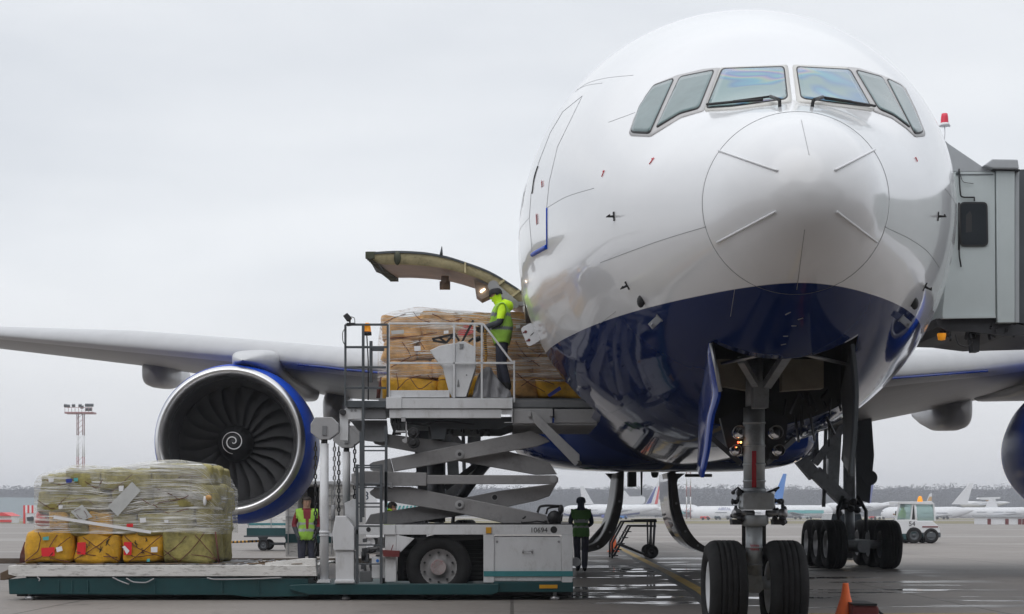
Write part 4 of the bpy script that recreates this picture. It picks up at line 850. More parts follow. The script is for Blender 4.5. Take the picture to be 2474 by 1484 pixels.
k = MB(); k.prism(z5([(652,945),(1285,945),(1285,1020),(652,1020)]), LF+.05, LF+.08); part(k, 'kick_plate', M['white'], pf)
k = MB(); k.prism(z5([(1075,520),(1180,470),(1350,440),(1350,1018),(1310,1018),(1275,945),(1210,690),(1150,630)]), LF+.12, LF+.5); cs = part(k, 'control_console', M['white'], pf, .01)
k = MB(); k.prism(z5([(1352,440),(1435,420),(1555,480),(1568,690),(1462,1015),(1352,1015)]), LF+.08, LF+.5); part(k, 'console_panel', M['white'], cs, .01)
k = MB(); k.prism(z5([(1392,450),(1438,450),(1432,495),(1395,500)]), LF+.06, LF+.078); k.disc(P(*z5([(1468,782)])[0],LF+.072), (0,1,0), .012, th=.006); k.prism(z5([(1378,830),(1384,830),(1395,905),(1368,905)]), LF+.07, LF+.078); part(k, 'console_fitting', M['midgrey'], cs, .003)
k = MB()
for a, b in (((1100,400),(1330,350)),((1110,415),(1250,440)),((1250,440),(1320,360)),((1180,385),(1240,430)),((1340,340),(1390,420)),((1490,430),(1540,390)),((1420,430),(1540,200))): k.beam(P(*z5([a])[0],LF+.3), P(*z5([b])[0],LF+.3), .035, .035)
k.tube([P(*z5([(1580,375)])[0],LF+.15), P(*z5([(1600,420)])[0],LF+.15)], .05, 10)
part(k, 'control_levers', M['black'], cs, 0)
k = MB(); hp = z5([(1672,275),(1665,360),(1668,460),(1676,560),(1668,640)]); hb = bez([(x,y) for x, y in hp], 40)
for i in range(41): k.tube([P(hb[i][0],hb[i][1]-.9,LF+.06), P(hb[i][0],hb[i][1]+.9,LF+.06)], .023, 10, i % 2)
k.tube([P(x,y,LF+.06) for x, y in hb], .019, 8, 1); part(k, 'coiled_hose', [M['amber'], M['black']], cs, 0)
# tarpaulin over the operator side
rows = []; top = z5([(1560,850),(1600,760),(1680,680),(1720,690),(1780,790),(1860,880),(1940,950)]); bot_ = z5([(1525,1018),(1590,1018),(1660,1018),(1740,1018),(1810,1018),(1880,1018),(1945,1018)])
T_ = bez(top, 18); B_ = bez(bot_, 18)
for j in range(9):
    t = j/8; rows.append([P(a[0]+(b[0]-a[0])*t, a[1]+(b[1]-a[1])*t, LF+.16) + V(0, .18*(1-t) + .05*math.sin(i*1.3+3*t) + .03*math.sin(i*2.9-5*t), 0) for i, (a, b) in enumerate(zip(T_, B_))])
k = MB(); k.grid(rows); k.grid([[p+V(0,.05,0) for p in r] for r in rows]); k.grid([rows[0], [p+V(0,.05,0) for p in rows[0]]]); part(k, 'tarpaulin', M['tarp'], pf, 0)
# beacon and work lamp
k = MB(); c = P(*z5([(408,358)])[0],LF+.1); k.tube([c, c+V(0,0,.055)], [.075,.07], 16); k.tube([P(*z5([(405,360)])[0],LF+.12), P(*z5([(420,640)])[0],LF+.12), P(*z5([(420,1050)])[0],LF+.12)], .01, 8); bcn = part(k, 'beacon', M['black'], pf, 0)
k = MB(); c = P(*z5([(410,318)])[0],LF+.1); k.lathe(c, (0,0,1), [(0,.062),(.05,.058),(.12,.046),(.14,.03),(.142,.001)], 16); part(k, 'beacon_lens', M['orange'], bcn, 0)
k = MB(); k.prism(z5([(150,150),(195,118),(240,165),(210,205),(185,200)]), LF-.05, LF+.1); wl_ = part(k, 'work_lamp', M['black'], pf, .008)
k = MB(); k.tube([P(*q,LF+.03) for q in z5([(225,200),(225,240)])], .014, 8); k.prism(z5([(190,225),(280,225),(270,250),(195,260)]), LF, LF+.06); k.tube([P(*q,LF+.03) for q in bez(z5([(240,160),(275,180),(278,235)]), 8)], .006, 6); k.tube([P(*q,LF) for q in bez(z5([(178,280),(145,340),(150,420),(178,470)]), 8)], .007, 6); part(k, 'lamp_cable', M['black'], wl_, 0)
# ladder from the walkway down to the base
k = MB(); L0 = LF-.02
for seg in ([(877.5,784),(877.5,1250)], [(872,1044),(872,1262)], [(933,1030),(933,1225)], [(863,1122),(863,1410)], [(921,1122),(921,1412)], [(932,1140),(932,1265)]): k.beam(P(*seg[0],L0), P(*seg[1],L0), .044, .04)
for y in (1079, 1089, 1125, 1130, 1170, 1178, 1216, 1225, 1271, 1317, 1363): k.beam(P(863 if y > 1120 else 872,y,L0), P(922 if y > 1120 else 930,y,L0), .03, .024)
lad = part(k, 'ladder', M['dkgrey'], None, .003)
k = MB(); k.pbox(838,1279,866,1292,LF-.04,LF+.1); k.pbox(855,1167,945,1174,LF,LF+.05); k.pbox(855,1140,866,1150,LF,LF+.05); k.pbox(942,1167,949,1180,LF-.02,LF+.03); part(k, 'ladder_bracket', M['midgrey'], lad)
# hopper-like post, lift columns, chains
k = MB(); k.prism(z4([(945,585),(1035,585),(1115,690),(1115,900),(925,900),(915,740)]), LF-.1, LF+.25); k.prism(z4([(945,905),(1113,905),(1113,1190),(945,1190)]), LF-.06, LF+.2); k.prism(z4([(935,1170),(1118,1170),(1118,1200),(935,1200)]), LF-.1, LF+.25)
part(k, 'column_box', M['white'], None, .012)
k = MB(); k.prism(z4([(1025,470),(1115,430),(1135,440),(1135,665),(1100,665),(1035,590)]), LF+.3, LF+.5); k.prism(z4([(1145,760),(1150,760),(1150,670),(1145,670)]), LF+.3, LF+.5); part(k, 'column_guard', M['white'])
for x, y0, y1, Y, r in ((783.5,1072,1408,LF+.1,.07), (837,1092,1215,27.6,.07)):
    k = MB(); k.tube([P(x,y0,Y), P(x,y1,Y)], r, 20); k.tube([P(x,1283,Y), P(x,1289,Y)], r*1.2, 20) if y1 > 1300 else 0; k.tube([P(x,1292,Y), P(x,1295,Y)], r*1.25, 20) if y1 > 1300 else 0
    if y1 > 1300: k.prism([(765,1408),(768,1401),(796,1401),(797,1408)], Y-.12, Y+.12); k.beam(P(796,1293,Y), P(812,1292,Y), .04, .05)
    col_ = part(k, 'lift_column', M['white'], None, 0)
    k = MB(); k.tube([P(x,y0-12,Y), P(x,y0,Y)], r*.75, 16); part(k, 'column_rod', M['dkmetal'], col_, 0)
    k = MB(); h = [(x-22,y0-64),(x+18,y0-64),(x+34,y0-48),(x+34,y0-27),(x+12,y0-10),(x-12,y0-10),(x-33,y0-27),(x-33,y0-48)]
    k.prism(h, Y-.1, Y+.1); part(k, 'column_head', M['ltgrey'], col_, .01)
    k = MB(); k.pbox(x-5,y0-43,x+6,y0-20,Y-.12,Y-.102); part(k, 'head_lock', M['midgrey'], col_, .003)
def chain(x, y0, y1, Y, m, name='chain'):
    k = MB(); a = P(x,y0,Y); b = P(x,y1,Y); n = int((a-b).length/.075)
    for i in range(n):
        c = a.lerp(b, (i+.5)/n); d = V(.018,0,0) if i % 2 else V(0,.018,0); h_ = V(0,0,.05)
        pts = [c+d+h_*.5, c+h_*.85, c-d+h_*.5, c-d-h_*.5, c-h_*.85, c+d-h_*.5, c+d+h_*.5]; k.tube(pts, .013, 5)
    part(k, name, m, None, 0)
chain(762, 1068, 1402, LF+.25, M['black']); chain(808, 1068, 1230, LF+.4, M['ltgrey']); chain(818.5, 1080, 1248, LF+.6, M['black']); chain(857, 1075, 1205, LF+.7, M['black'])
k = MB(); k.tube([P(805,1220,LF+.4), P(805,1256,LF+.4)], .03, 8); part(k, 'chain_tensioner', M['ltgrey'], None, 0)
# rear hoses by the scissor foot
k = MB(); k.tube([P(*q,LF+.3) for q in bez(z6([(1905,1150),(1930,1095),(2000,1085),(2115,1090)]), 12)], .02, 8); k.tube([P(*q,LF+.35) for q in bez(z6([(1985,1165),(2000,1115),(2050,1100),(2110,1095)]), 12)], .016, 8)
for i in range(9): x = 2020+i*13; k.tube([P(*z6([(x,1250)])[0],LF+.3), P(*z6([(x+8,1140+12*(i % 3))])[0],LF+.3)], .012, 6)
k.ell(P(*z6([(2060,1195)])[0],LF+.3), (.12,.08,.12), 10, 6); k.ell(P(*z6([(2120,1120)])[0],LF+.3), (.05,.05,.08), 8, 6); k.tube([P(*q,LF+.1) for q in z6([(1755,1235),(1770,1242),(1850,1236),(1900,1228),(1990,1240)])], .014, 6); k.pbox(*z6([(1970,1222)])[0],*z6([(1998,1252)])[0],LF+.05,LF+.1); k.tube([P(*q,LF+.1) for q in z6([(1768,1205),(1790,1195),(1795,1180)])], .014, 6)
part(k, 'hose_bundle', M['black'], None, 0)
k = MB(); k.pbox(*z6([(2125,1232)])[0],*z6([(2190,1262)])[0],LF+.05,LF+.4); part(k, 'top_box', M['ltgrey'])
# low front deck carrying the second pallet
k = MB(); k.prism([(20,1368),(40,1366),(762,1366),(765,1392),(40,1393),(20,1388)], LF-.02, LF+.1); k.prism([(20,1368),(762,1368),(762,1392),(20,1392)], LB-.1, LB); k.prism([(640,1360),(730,1350),(762,1350),(765,1380),(640,1376)], LF+.1, LF+.3)
dk = part(k, 'lower_deck', M['white_worn'], None, .006)
k = MB(); k.pbox(22,1367,762,1371,LF+.1,LB-.1)
for i in range(22): x = 60+i*32; k.tube([P(x,1366.5,LF+.25), P(x,1366.5,LF+.25)+V(0,2.5,0)], .03, 8, 1)
part(k, 'roller_bed', [M['white_worn'], M['steel']], dk, 0)
k = MB(); k.pbox(0,1349,940,1361,LB-.15,LB-.05); k.pbox(-20,1349,60,1362,LB-.1,LB-.02); part(k, 'rear_guide_rail', mat('rusty_brown_rail', (.09,.07,.055), .6, var=.4, dirt=.4), dk)
k = MB(); rr = random.Random(31)
for i in range(46): x = rr.uniform(60,740); Y = rr.uniform(LF+.1,LF+.55); c = P(x,1365,LF+.1); c.y = Y; k.beam(c+V(0,0,.012), c+V(rr.uniform(.05,.4)*rr.choice((-1,1)),rr.uniform(-.1,.1),.02), rr.uniform(.01,.05), .012)
for i in range(40): x = rr.uniform(622,690); c = P(x,1361,LF+.35); k.beam(c, c+V(rr.uniform(-.1,.1),rr.uniform(-.15,.15),rr.uniform(0,.035)), .02, .012)
part(k, 'wood_splinters', M['wood'], dk, 0)
k = MB(); k.prism([(0,1385),(20,1376),(45,1380),(40,1392),(10,1402),(0,1402)], LF, LF+.2); part(k, 'rusty_end_stop', mat('rusty_steel', (.12,.08,.05), .7, var=.4, dirt=.5), dk)
k = MB(); both(k, [(20,1400),(62,1396),(560,1396),(745,1398),(745,1441),(600,1443),(560,1438),(22,1436)], .1, 0, .02); k.pbox(60,1400,740,1430,LF+.3,LB-.3); k.prism([(62,1393),(330,1393),(330,1400),(62,1400)], LF+.1, LB-.1)
for x in (140, 172, 210, 372, 535, 624): k.pbox(x,1402,x+4,1436,LF+.0,LF+.02)
lb = part(k, 'deck_subframe', M['teal'], None, .01)
for pts in ([(272,1395),(290,1404),(312,1412)], [(305,1397),(325,1407),(350,1408),(372,1398)], [(500,1396),(520,1400),(600,1399),(680,1396)], [(90,1394),(96,1400),(94,1404)]): part(MB().tube([P(*q,LF-.03) for q in bez(pts, 10)], .012, 6), 'loose_cable', M['ltgrey'], lb, 0)
k = MB(); k.disc(P(1392,1358,LF+.6), (0,1,0), .075, 20, th=.1); k.disc(P(1392,1358,LF+.59), (0,1,0), .04, 16, th=.02); part(k, 'white_cable_reel', M['white'], None, .01)
M['crease_glint'] = mat('film_crease_glint', (.92,.92,.9), .22, var=.25, sc=3)  # white strips along the creases paint the film's glints
# ================================================================== PALLETS OF WRAPPED SACKS
def sack(c, h, name, m, parent, seed, squash=.28):
    """a stuffed sack: rounded block with lumps"""
    rr = random.Random(seed); o3 = V(rr.uniform(0,50), rr.uniform(0,50), rr.uniform(0,50)); k = MB(); nu, nv = 36, 18; rows = []
    sg = lambda q, p=squash: math.copysign(abs(q)**p, q)
    for i in range(nv+1):
        t = -math.pi/2 + math.pi*i/nv; row = []
        for j in range(nu):
            a = 2*math.pi*j/nu; p = V(sg(math.cos(t))*sg(math.cos(a)), sg(math.cos(t))*sg(math.sin(a)), sg(math.sin(t)))
            q = V(p.x*h[0], p.y*h[1], p.z*h[2]); d = noise.noise(q*2.4 + o3)*.1 + noise.noise(V(q.x*5, q.y*5, q.z*8) + o3)*.05
            row.append(Vector(c) + q + p.normalized()*d)
        rows.append(row)
    k.grid(rows, 0, True); return k.build(name, m, parent)
def wrap_shell(top, x0, x1, ybot, Yf, Yb, name, m, parent, seed, amp=.035, strands=150, knot=None):
    """stretch film pulled over the load: top profile in photo units, rounded ends, creased with painted glints"""
    f = pchip([p[0] for p in top], [p[1] for p in top]); b = pchip([p[0] for p in ybot], [p[1] for p in ybot]); nx = 60; rows = []
    mid = (Yf+Yb)/2; D = (Yb-Yf)/2; o3 = V(seed*3.1, seed*1.7, 0)
    for i in range(nx+1):
        u = i/nx; x = x0 + (x1-x0)*u; e = max(.02, (1-abs(2*u-1)**16)**(1/9)); X = P(x,0,Yf).x; zt = P(0,f(x),Yf).z; zb = P(0,b(x),Yf).z; d = D*e; row = []
        pr = [(-1,t) for t in (0,.1,.2,.3,.4,.5,.6,.7,.8,.88)] + [(-.985,.94),(-.95,.98),(-.88,1.)] + [(-.7+.2*k,1.) for k in range(8)] + [(.88,1.),(.95,.98),(.985,.94)] + [(1,t) for t in (.85,.7,.5,.3,.1,0)]
        for a, t in pr:
            p = V(X, mid + d*a, zb + (zt-zb)*t); g = noise.noise(V(p.x*1.3, p.y*1.3, p.z*2.2) + o3)*amp + noise.noise(V(p.x*3, p.y*2, p.z*9) + o3)*amp*.45
            p.y += g*(-1 if a < 0 else 1)*(.4 + abs(a)) - (.0 if t < .1 else 0); p.z += g*.8*(t > .9); row.append(p)
        rows.append(row)
    k = MB().grid(rows); rr = random.Random(seed*17)
    fz = lambda x: (P(0,b(x),Yf).z, P(0,f(x),Yf).z)
    for i in range(strands):
        xa = rr.uniform(x0+4, x1-60); ln = rr.uniform(40, 240); xb = min(x1-6, xa+ln); t0 = rr.uniform(.02,.97); t1 = t0 + rr.gauss(0,.035)
        if knot and rr.random() < .4: xa, xb = rr.uniform(x0+60, knot[0]-50), knot[0]+rr.uniform(-12,6); t1 = knot[1]+rr.uniform(-.03,.03); t0 = t1 + rr.uniform(-.4,.35)*(knot[0]-xa)/300
        t0 = max(.01, min(.96, t0)); t1 = max(.01, min(.96, t1)); pts = []
        for q in range(7):
            x = xa + (xb-xa)*q/6; zb, zt = fz(x); tt = t0+(t1-t0)*q/6 + rr.gauss(0,.002); u = (x-x0)/(x1-x0); e = max(.02, (1-abs(2*u-1)**16)**(1/9)); z = zb+(zt-zb)*tt
            X = P(x,0,Yf).x; g = noise.noise(V(X*1.3, (mid-D*e)*1.3, z*2.2) + o3)*amp + noise.noise(V(X*3, (mid-D*e)*2, z*9) + o3)*amp*.45
            pts.append(V(X, mid - D*e - g*1.4 - .004, z))
        w0 = rr.choice((.003,.004,.005,.007,.012)); k.grid([[p + V(0,-.003,w0*.5*math.sin(math.pi*(.1+.8*q/6))) for q, p in enumerate(pts)], [p - V(0,0,w0*.5*math.sin(math.pi*(.1+.8*q/6))) for q, p in enumerate(pts)]], 1)
    return k.build(name, [m, M['crease_glint']], parent, recalc=False)
def netting(segs, Y, parent, r=.007):
    for pts in segs: MB().tube([P(x, y, Y) + V(0, -.02*math.sin(i*1.7), 0) for i, (x, y) in enumerate(bez(pts, 10))], r, 5).build('net_rope', M['net'], parent)
def tagcard(pts, Y, m, parent, name='label_sheet'): return MB().prism(pts, Y-.006, Y).build(name, m, parent)
z2 = zz(0, 1091.7, .26455)
YF = 25.55
p1 = thing('cargo_pallet', P(320,1362,26.7), 'wrapped pallet of yellow and olive sacks on the low front deck', 'cargo pallet')
MB().box(P(40,1366,YF-.1), P(560,1362,YF-.1)+V(0,2.2,0)).build('pallet_base', M['steel'], p1)
rows_ = [((59,1282,172,1361),'bale_y'), ((176,1290,288,1361),'bale_y'), ((291,1290,391,1361),'bale_y'), ((394,1277,520,1361),'bale_o'),
  ((76,1234,115,1268),'red'), ((113,1231,164,1284),'bale_y'), ((165,1240,212,1290),'bale_o'), ((212,1236,268,1292),'bale_y'), ((268,1240,330,1290),'bale_o'), ((330,1240,398,1292),'bale_o'), ((394,1220,470,1280),'bale_o'), ((468,1215,518,1280),'bale_o'),
  ((86,1182,168,1238),'bale_o'), ((164,1195,260,1240),'bale_o'), ((264,1178,372,1240),'bale_o'), ((374,1172,520,1232),'bale_o'),
  ((88,1142,165,1192),'bale_o'), ((160,1136,245,1196),'bale_o'), ((240,1132,365,1186),'bale_o'), ((362,1122,508,1184),'bale_o')]
for i, ((x0,y0,x1,y1), m) in enumerate(rows_):
    a, b = P(x0,y1,YF), P(x1,y0,YF); hy = .45
    for dep in (0, 1):
        if dep and i in (4,): continue
        c = (a+b)/2 + V(0, hy + .0 + dep*.92, 0)
        sack(c, ((b.x-a.x)/2*1.02, hy*1.02, (b.z-a.z)/2*(1.06 if y0 > 1150 else .98)), 'cargo_sack', M[m], p1, i*7 + dep*100, .3 if m != 'red' else .6)
wrap_shell([(70,1182),(82,1157),(120,1139),(200,1122),(225,1123),(252,1131),(300,1124),(350,1112),(400,1110),(465,1113),(488,1121),(506,1142),(518,1164),(530,1190)], 70, 532, [(70,1286),(250,1290),(390,1286),(532,1292)], YF-.07, YF+1.95, 'stretch_wrap', M['wrap'], p1, 1, .05, 130, (497,.52))
netting([z2([(1420,330),(1560,390),(1640,440)]), z2([(1440,470),(1720,400),(1760,180)]), z2([(1590,270),(1700,210),(1900,260)]), z2([(1000,470),(1200,400),(1390,490)]), z2([(1010,380),(1100,300),(1200,210)]), z2([(620,470),(760,420),(900,520)]), z2([(420,260),(560,300),(700,230)]), z2([(760,260),(880,330),(940,250)]), z2([(340,440),(480,520),(600,420)]), z2([(1400,480),(1540,560),(1720,520)])], YF-.05, p1, .006)
netting([z2([(350,730),(370,800),(345,900),(215,1010)]), z2([(225,1000),(380,960),(520,760)]), z2([(450,960),(560,840),(640,780)]), z2([(460,970),(640,1010)]), z2([(670,990),(860,880),(1010,770)]), z2([(760,780),(880,870),(1080,1000)]), z2([(690,910),(850,945),(1070,965)]), z2([(1130,760),(1260,880),(1480,960)]), z2([(1180,1005),(1290,920),(1480,760)]), z2([(1100,860),(1240,960),(1400,940)]), z2([(1500,950),(1640,840),(1700,770)]), z2([(1640,1000),(1780,860),(1880,720)]), z2([(1780,760),(1880,870),(1990,1000)]), z2([(1500,900),(1620,1000)]), z2([(1750,940),(1850,950),(1990,990)])], YF-.045, p1)
rr = random.Random(8)
for i in range(13): x = 524+i*.8; MB().tube([P(x-3+rr.uniform(-2,2),1285,YF+.14*i), P(x+rr.uniform(-2,2),1330,YF+.14*i), P(x+4,1361,YF+.14*i)], .012, 5).build('net_rope', M['net'], p1)
for i in range(5): x = 56+i*3; MB().tube([P(x+4,1310,YF+.2*i), P(x-6,1340,YF+.2*i), P(x-8,1360,YF+.2*i)], .01, 5).build('net_rope', M['net'], p1)
k = MB(); k.beam(P(*z2([(490,598)])[0],YF-.12), P(*z2([(1380,735)])[0],YF-.1), .004, .05, up=(0,0,1)); k.build('white_strap', M['label_w'], p1)
M['paper'] = mat('silver_grey_paper', (.52,.53,.52), .45, var=.08, sc=6, bump=.4)
tagcard(z2([(985,500),(1205,275),(1285,355),(1075,590)]), YF-.11, M['paper'], p1, 'paper_sheet'); tagcard(z2([(645,550),(750,482),(845,595),(735,635)]), YF-.11, M['paper'], p1, 'paper_sheet')
netting([z2([(680,545),(740,520),(800,590),(740,612),(690,560)])], YF-.122, p1, .004)
for pts, m in (([(375,880),(497,870),(500,952),(380,958)],'label_r'), ([(706,828),(784,826),(780,940),(702,936)],'label_r'), ([(1130,825),(1205,825),(1200,942),(1130,945)],'label_r'), ([(510,875),(562,862),(572,902),(520,918)],'label_w'), ([(1378,872),(1438,868),(1436,918),(1378,918)],'label_w'), ([(1116,868),(1140,858),(1182,905),(1158,937)],'label_w'), ([(390,780),(445,772),(445,806),(392,808)],'bk_teal'), ([(1275,605),(1330,600),(1335,645),(1280,650)],'label_w'), ([(1500,622),(1538,622),(1538,652),(1500,650)],'label_w'), ([(1085,312),(1130,310),(1125,360),(1085,362)],'label_w'), ([(600,250),(660,245),(655,280),(605,285)],'bk_navy'), ([(672,240),(712,238),(710,270),(675,272)],'bk_teal'), ([(440,240),(490,236),(488,275),(445,280)],'label_w'), ([(1340,980),(1370,975),(1368,1005),(1340,1005)],'bk_teal'), ([(1155,660),(1215,655),(1215,685),(1158,690)],'label_r'), ([(535,490),(572,488),(570,520),(535,522)],'label_w')):
    tagcard(z2(pts), YF-(.085 if pts[0][1] < 690 else (.062 if pts[0][0] == 1116 else .05)), M[m], p1)
rr = random.Random(12)
for x0, y0 in ((810,840),(985,820),(1240,830),(1350,790),(500,600),(920,880),(1300,890),(880,590)):
    k = MB()
    for i in range(5):
        a = z2([(x0+rr.uniform(-22,22), y0+rr.uniform(-25,45)), (x0+rr.uniform(-22,22), y0+rr.uniform(-25,45))]); k.beam(P(*a[0],YF-.04), P(*a[1],YF-.04), .006, .009)
    k.build('sack_stencil', M['ink'], p1)
c = P(*z2([(1905,420)])[0],YF-.1); MB().ell(c, (.055,.04,.045), 12, 8).build('wrap_knot', M['bale_t'], p1)
MB().ell(c+V(-.06,-.01,-.05), (.03,.03,.08), 10, 8).build('wrap_knot', M['label_w'], p1)
# ---- pallet going into the hold
p2 = thing('cargo_pallet', P(1150,965,27.4), 'wrapped pallet of tan sacks on the raised platform, half inside the hold', 'cargo pallet')
YG = 26.32
MB().box(P(915,968,YG-.05), P(1432,963,YG-.05)+V(0,2.5,0)).build('pallet_base', M['steel'], p2)
g2 = [((925,912,1060,963),'bale_y'),((1058,905,1180,963),'bale_y'),((1178,905,1300,963),'bale_t'),((1298,915,1425,963),'bale_y'),
 ((935,868,1040,915),'bale_t'),((1036,862,1160,912),'bale_t'),((1156,860,1290,910),'bale_t'),((1286,862,1420,918),'bale_t'),
 ((922,815,1010,870),'bale_t'),((1006,812,1100,866),'bale_t'),((1096,810,1210,866),'bale_t'),((1206,806,1310,866),'bale_t'),((1306,815,1405,866),'bale_t'),
 ((920,764,1020,820),'bale_t'),((1012,752,1110,818),'bale_t'),((1104,756,1215,816),'bale_t'),((1210,756,1300,812),'bale_t'),((1296,768,1390,818),'bale_t')]
for i, ((x0,y0,x1,y1), m) in enumerate(g2):
    a, b = P(x0,y1,YG), P(x1,y0,YG); hy = .58
    for dep in (0, 1):
        sack((a+b)/2 + V(0, hy + dep*1.2, 0), ((b.x-a.x)/2*1.02, hy*.98, (b.z-a.z)/2*1.04), 'cargo_sack', M[m], p2, 300 + i*7 + dep*100, .3)
wrap_shell([(912,820),(918,766),(930,757),(970,748),(1035,741),(1100,744),(1180,752),(1250,756),(1300,757),(1380,768),(1405,800)], 902, 1412, [(902,920),(1000,915),(1100,912),(1250,925),(1408,920)], YG-.06, YG+2.45, 'stretch_wrap', M['wrap2'], p2, 3, .05)
netting([z5([(590,230),(700,170),(820,130)]), z5([(650,390),(900,370),(1150,330)]), z5([(780,430),(850,530),(880,600)]), z5([(660,700),(850,600),(1040,520)]), z5([(960,410),(1020,500)]), z5([(720,760),(740,900),(730,940)]), z5([(730,940),(840,830),(1000,780)]), z5([(870,820),(970,930),(1100,850)]), z5([(1050,780),(1120,840),(1240,830)]), z5([(900,110),(960,180),(1100,230)]), z5([(1100,130),(1300,210),(1420,180)]), z5([(2000,560),(2150,640),(2300,520)]), z5([(2050,900),(2200,820),(2400,880)]), z5([(2000,760),(2120,860),(2300,960)]), z5([(2100,480),(2250,560)]), z5([(1990,420),(2080,560),(2250,690)])], YG-.07, p2)
rr = random.Random(18)
for i in range(8): MB().tube([P(922+rr.uniform(-4,8),912,YG+.15*i), P(916+rr.uniform(-6,4),940,YG+.15*i), P(912+rr.uniform(-4,6),962,YG+.15*i)], .013, 5).build('net_rope', M['net'], p2)
for pts, m in (([(908,475),(978,470),(978,525),(912,528)],'label_w'), ([(1225,310),(1275,305),(1275,340),(1225,345)],'label_w'), ([(1370,330),(1440,250),(1530,260),(1545,330),(1400,390)],'label_r'), ([(660,310),(800,300),(800,340),(670,350)],'paper'), ([(1990,250),(2040,245),(2040,280),(1995,285)],'label_w'), ([(2330,1000-10),(2460,900),(2480,935),(2350,1020)],'bk_navy')):
    tagcard(z5(pts), YG-(.1 if m != 'label_r' else .0), M[m], p2)
# ================================================================== PEOPLE
def seg_d(p, a, b):
    ab = b - a; t = max(0, min(1, (p-a).dot(ab)/max(1e-9, ab.dot(ab)))); return (p - a - ab*t).length
def person(loc, yaw, J, label, cols, hat=None, vest=None, hair=True, group=None, fingers=True):
    """J: joints in body space (facing -Y, left side +X). cols: function(bone, z) -> material. One skinned surface; clothing and hair are children"""
    root = thing('person', loc, label, 'person', group); root.rotation_euler = (0, 0, yaw)
    nodes = []; rad = []; edges = []; bones = []
    def node(p, r): nodes.append(Vector(p)); rad.append(r); return len(nodes)-1
    def chain_(start, pts, bone):
        prev = start
        for p, r in pts:
            i = node(p, r); edges.append((prev, i)); bones.append((nodes[prev], nodes[i], max(rad[prev], r), bone)); prev = i
        return prev
    pel = node(J['pelvis'], J.get('rp', .155)); ch = J['chest']; nk = J['neck']; hd = J['head']
    wst = chain_(pel, [(Vector(J['pelvis']).lerp(Vector(ch), .5), J.get('rw', .15)), (ch, J.get('rc', .165))], 'torso')
    n1 = chain_(wst, [(Vector(nk), J.get('rn', .075))], 'neck')
    hv = (Vector(hd) - Vector(nk)).normalized()
    face = Vector(J.get('face', (0,-1,0)))
    h1 = chain_(n1, [(Vector(hd) - hv*.05, .082), (Vector(hd) + hv*.03 + face*.005, .1), (Vector(hd) + hv*.095 - face*.008, .09), (Vector(hd) + hv*.125 - face*.01, .06)], 'head')
    for s in ('L', 'R'):
        sg = 1 if s == 'L' else -1; sh, el, wr = Vector(J['sh'+s]), Vector(J['el'+s]), Vector(J['wr'+s])
        a = chain_(chain_(wst, [(sh, .085)], 'torso'), [(sh.lerp(el,.5), .072), (el, .06), (el.lerp(wr,.5), .055), (wr, .04)], 'arm'+s)
        d = (wr - el).normalized(); pd = Vector(J.get('palm'+s, d)).normalized(); k_ = Vector(J.get('side'+s, (0,-1,0))); side = (k_ - pd*k_.dot(pd)).normalized(); nrm = pd.cross(side)
        pm = chain_(a, [(wr + pd*.05, .036), (wr + pd*.085, .034)], 'hand'+s)
        if fingers:
            for q, (o_, ln) in enumerate(((.033,.062),(.012,.075),(-.010,.07),(-.031,.055))):
                b0 = wr + pd*.1 + side*o_; chain_(pm, [(b0, .0105), (b0 + pd*ln*.45 + nrm*.006*sg, .0095), (b0 + pd*ln*.8 + nrm*.03*sg, .0085)], 'hand'+s)
            b0 = wr + pd*.045 + side*.042; chain_(pm-1, [(b0, .0125), (b0 + pd*.03 + side*.02, .011), (b0 + pd*.055 + side*.022 + nrm*.012*sg, .0095)], 'hand'+s)
        hp, kn, an, to = Vector(J['hp'+s]), Vector(J['kn'+s]), Vector(J['an'+s]), Vector(J['to'+s])
        chain_(pel, [(hp, .115), (hp.lerp(kn,.5), .105), (kn, .085), (kn.lerp(an,.4), .085), (an + V(0,0,.03), .07), (an, .052)], 'leg'+s)
        chain_(len(nodes)-1, [(an.lerp(to,.6) + V(0,0,-.005), .048), (to, .04)], 'foot'+s)
    me = bpy.data.meshes.new('person'); me.from_pydata([tuple(p) for p in nodes], edges, [])
    bm = bmesh.new(); bm.from_mesh(me); lay = bm.verts.layers.skin.verify(); bm.verts.ensure_lookup_table()
    for i, v in enumerate(bm.verts): v[lay].radius = (rad[i], rad[i]); v[lay].use_root = (i == 0)
    bm.to_mesh(me); bm.free()
    o = bpy.data.objects.new('body', me); COL.objects.link(o)
    sk_ = o.modifiers.new('s', 'SKIN'); sk_.use_smooth_shade = True; sb_ = o.modifiers.new('d', 'SUBSURF'); sb_.levels = sb_.render_levels = 3
    dg = bpy.context.evaluated_depsgraph_get(); dg.update(); nm = bpy.data.meshes.new_from_object(o.evaluated_get(dg)); o.modifiers.clear(); o.data = nm; o.parent = root
    # flatten the chest a little, then add nose, ears and brow to the same surface
    bm = bmesh.new(); bm.from_mesh(nm)
    up = hv; fx = (face - up*face.dot(up)).normalized(); sx = up.cross(fx)
    def lump(c, r):
        m4 = Matrix.Translation(c); g = bmesh.ops.create_uvsphere(bm, u_segments=8, v_segments=6, radius=1.)
        for v in g['verts']: v.co = c + sx*v.co.x*r[0] + fx*v.co.y*r[1] + up*v.co.z*r[2]
    hc = Vector(hd) + hv*.02
    lump(hc + fx*.092 - up*.015, (.014,.022,.026)); lump(hc + fx*.082 - up*.062, (.026,.014,.02)); lump(hc + sx*.09, (.012,.022,.032)); lump(hc - sx*.09, (.012,.022,.032))
    bm.to_mesh(nm); bm.free()
    def bone_of(c):
        best = None; bd = 9
        for a, b, r, nme in bones:
            d = seg_d(c, a, b)/max(r, .03)
            if d < bd: bd = d; best = nme
        return best
    ms = []; nm.materials.clear(); fb_ = []
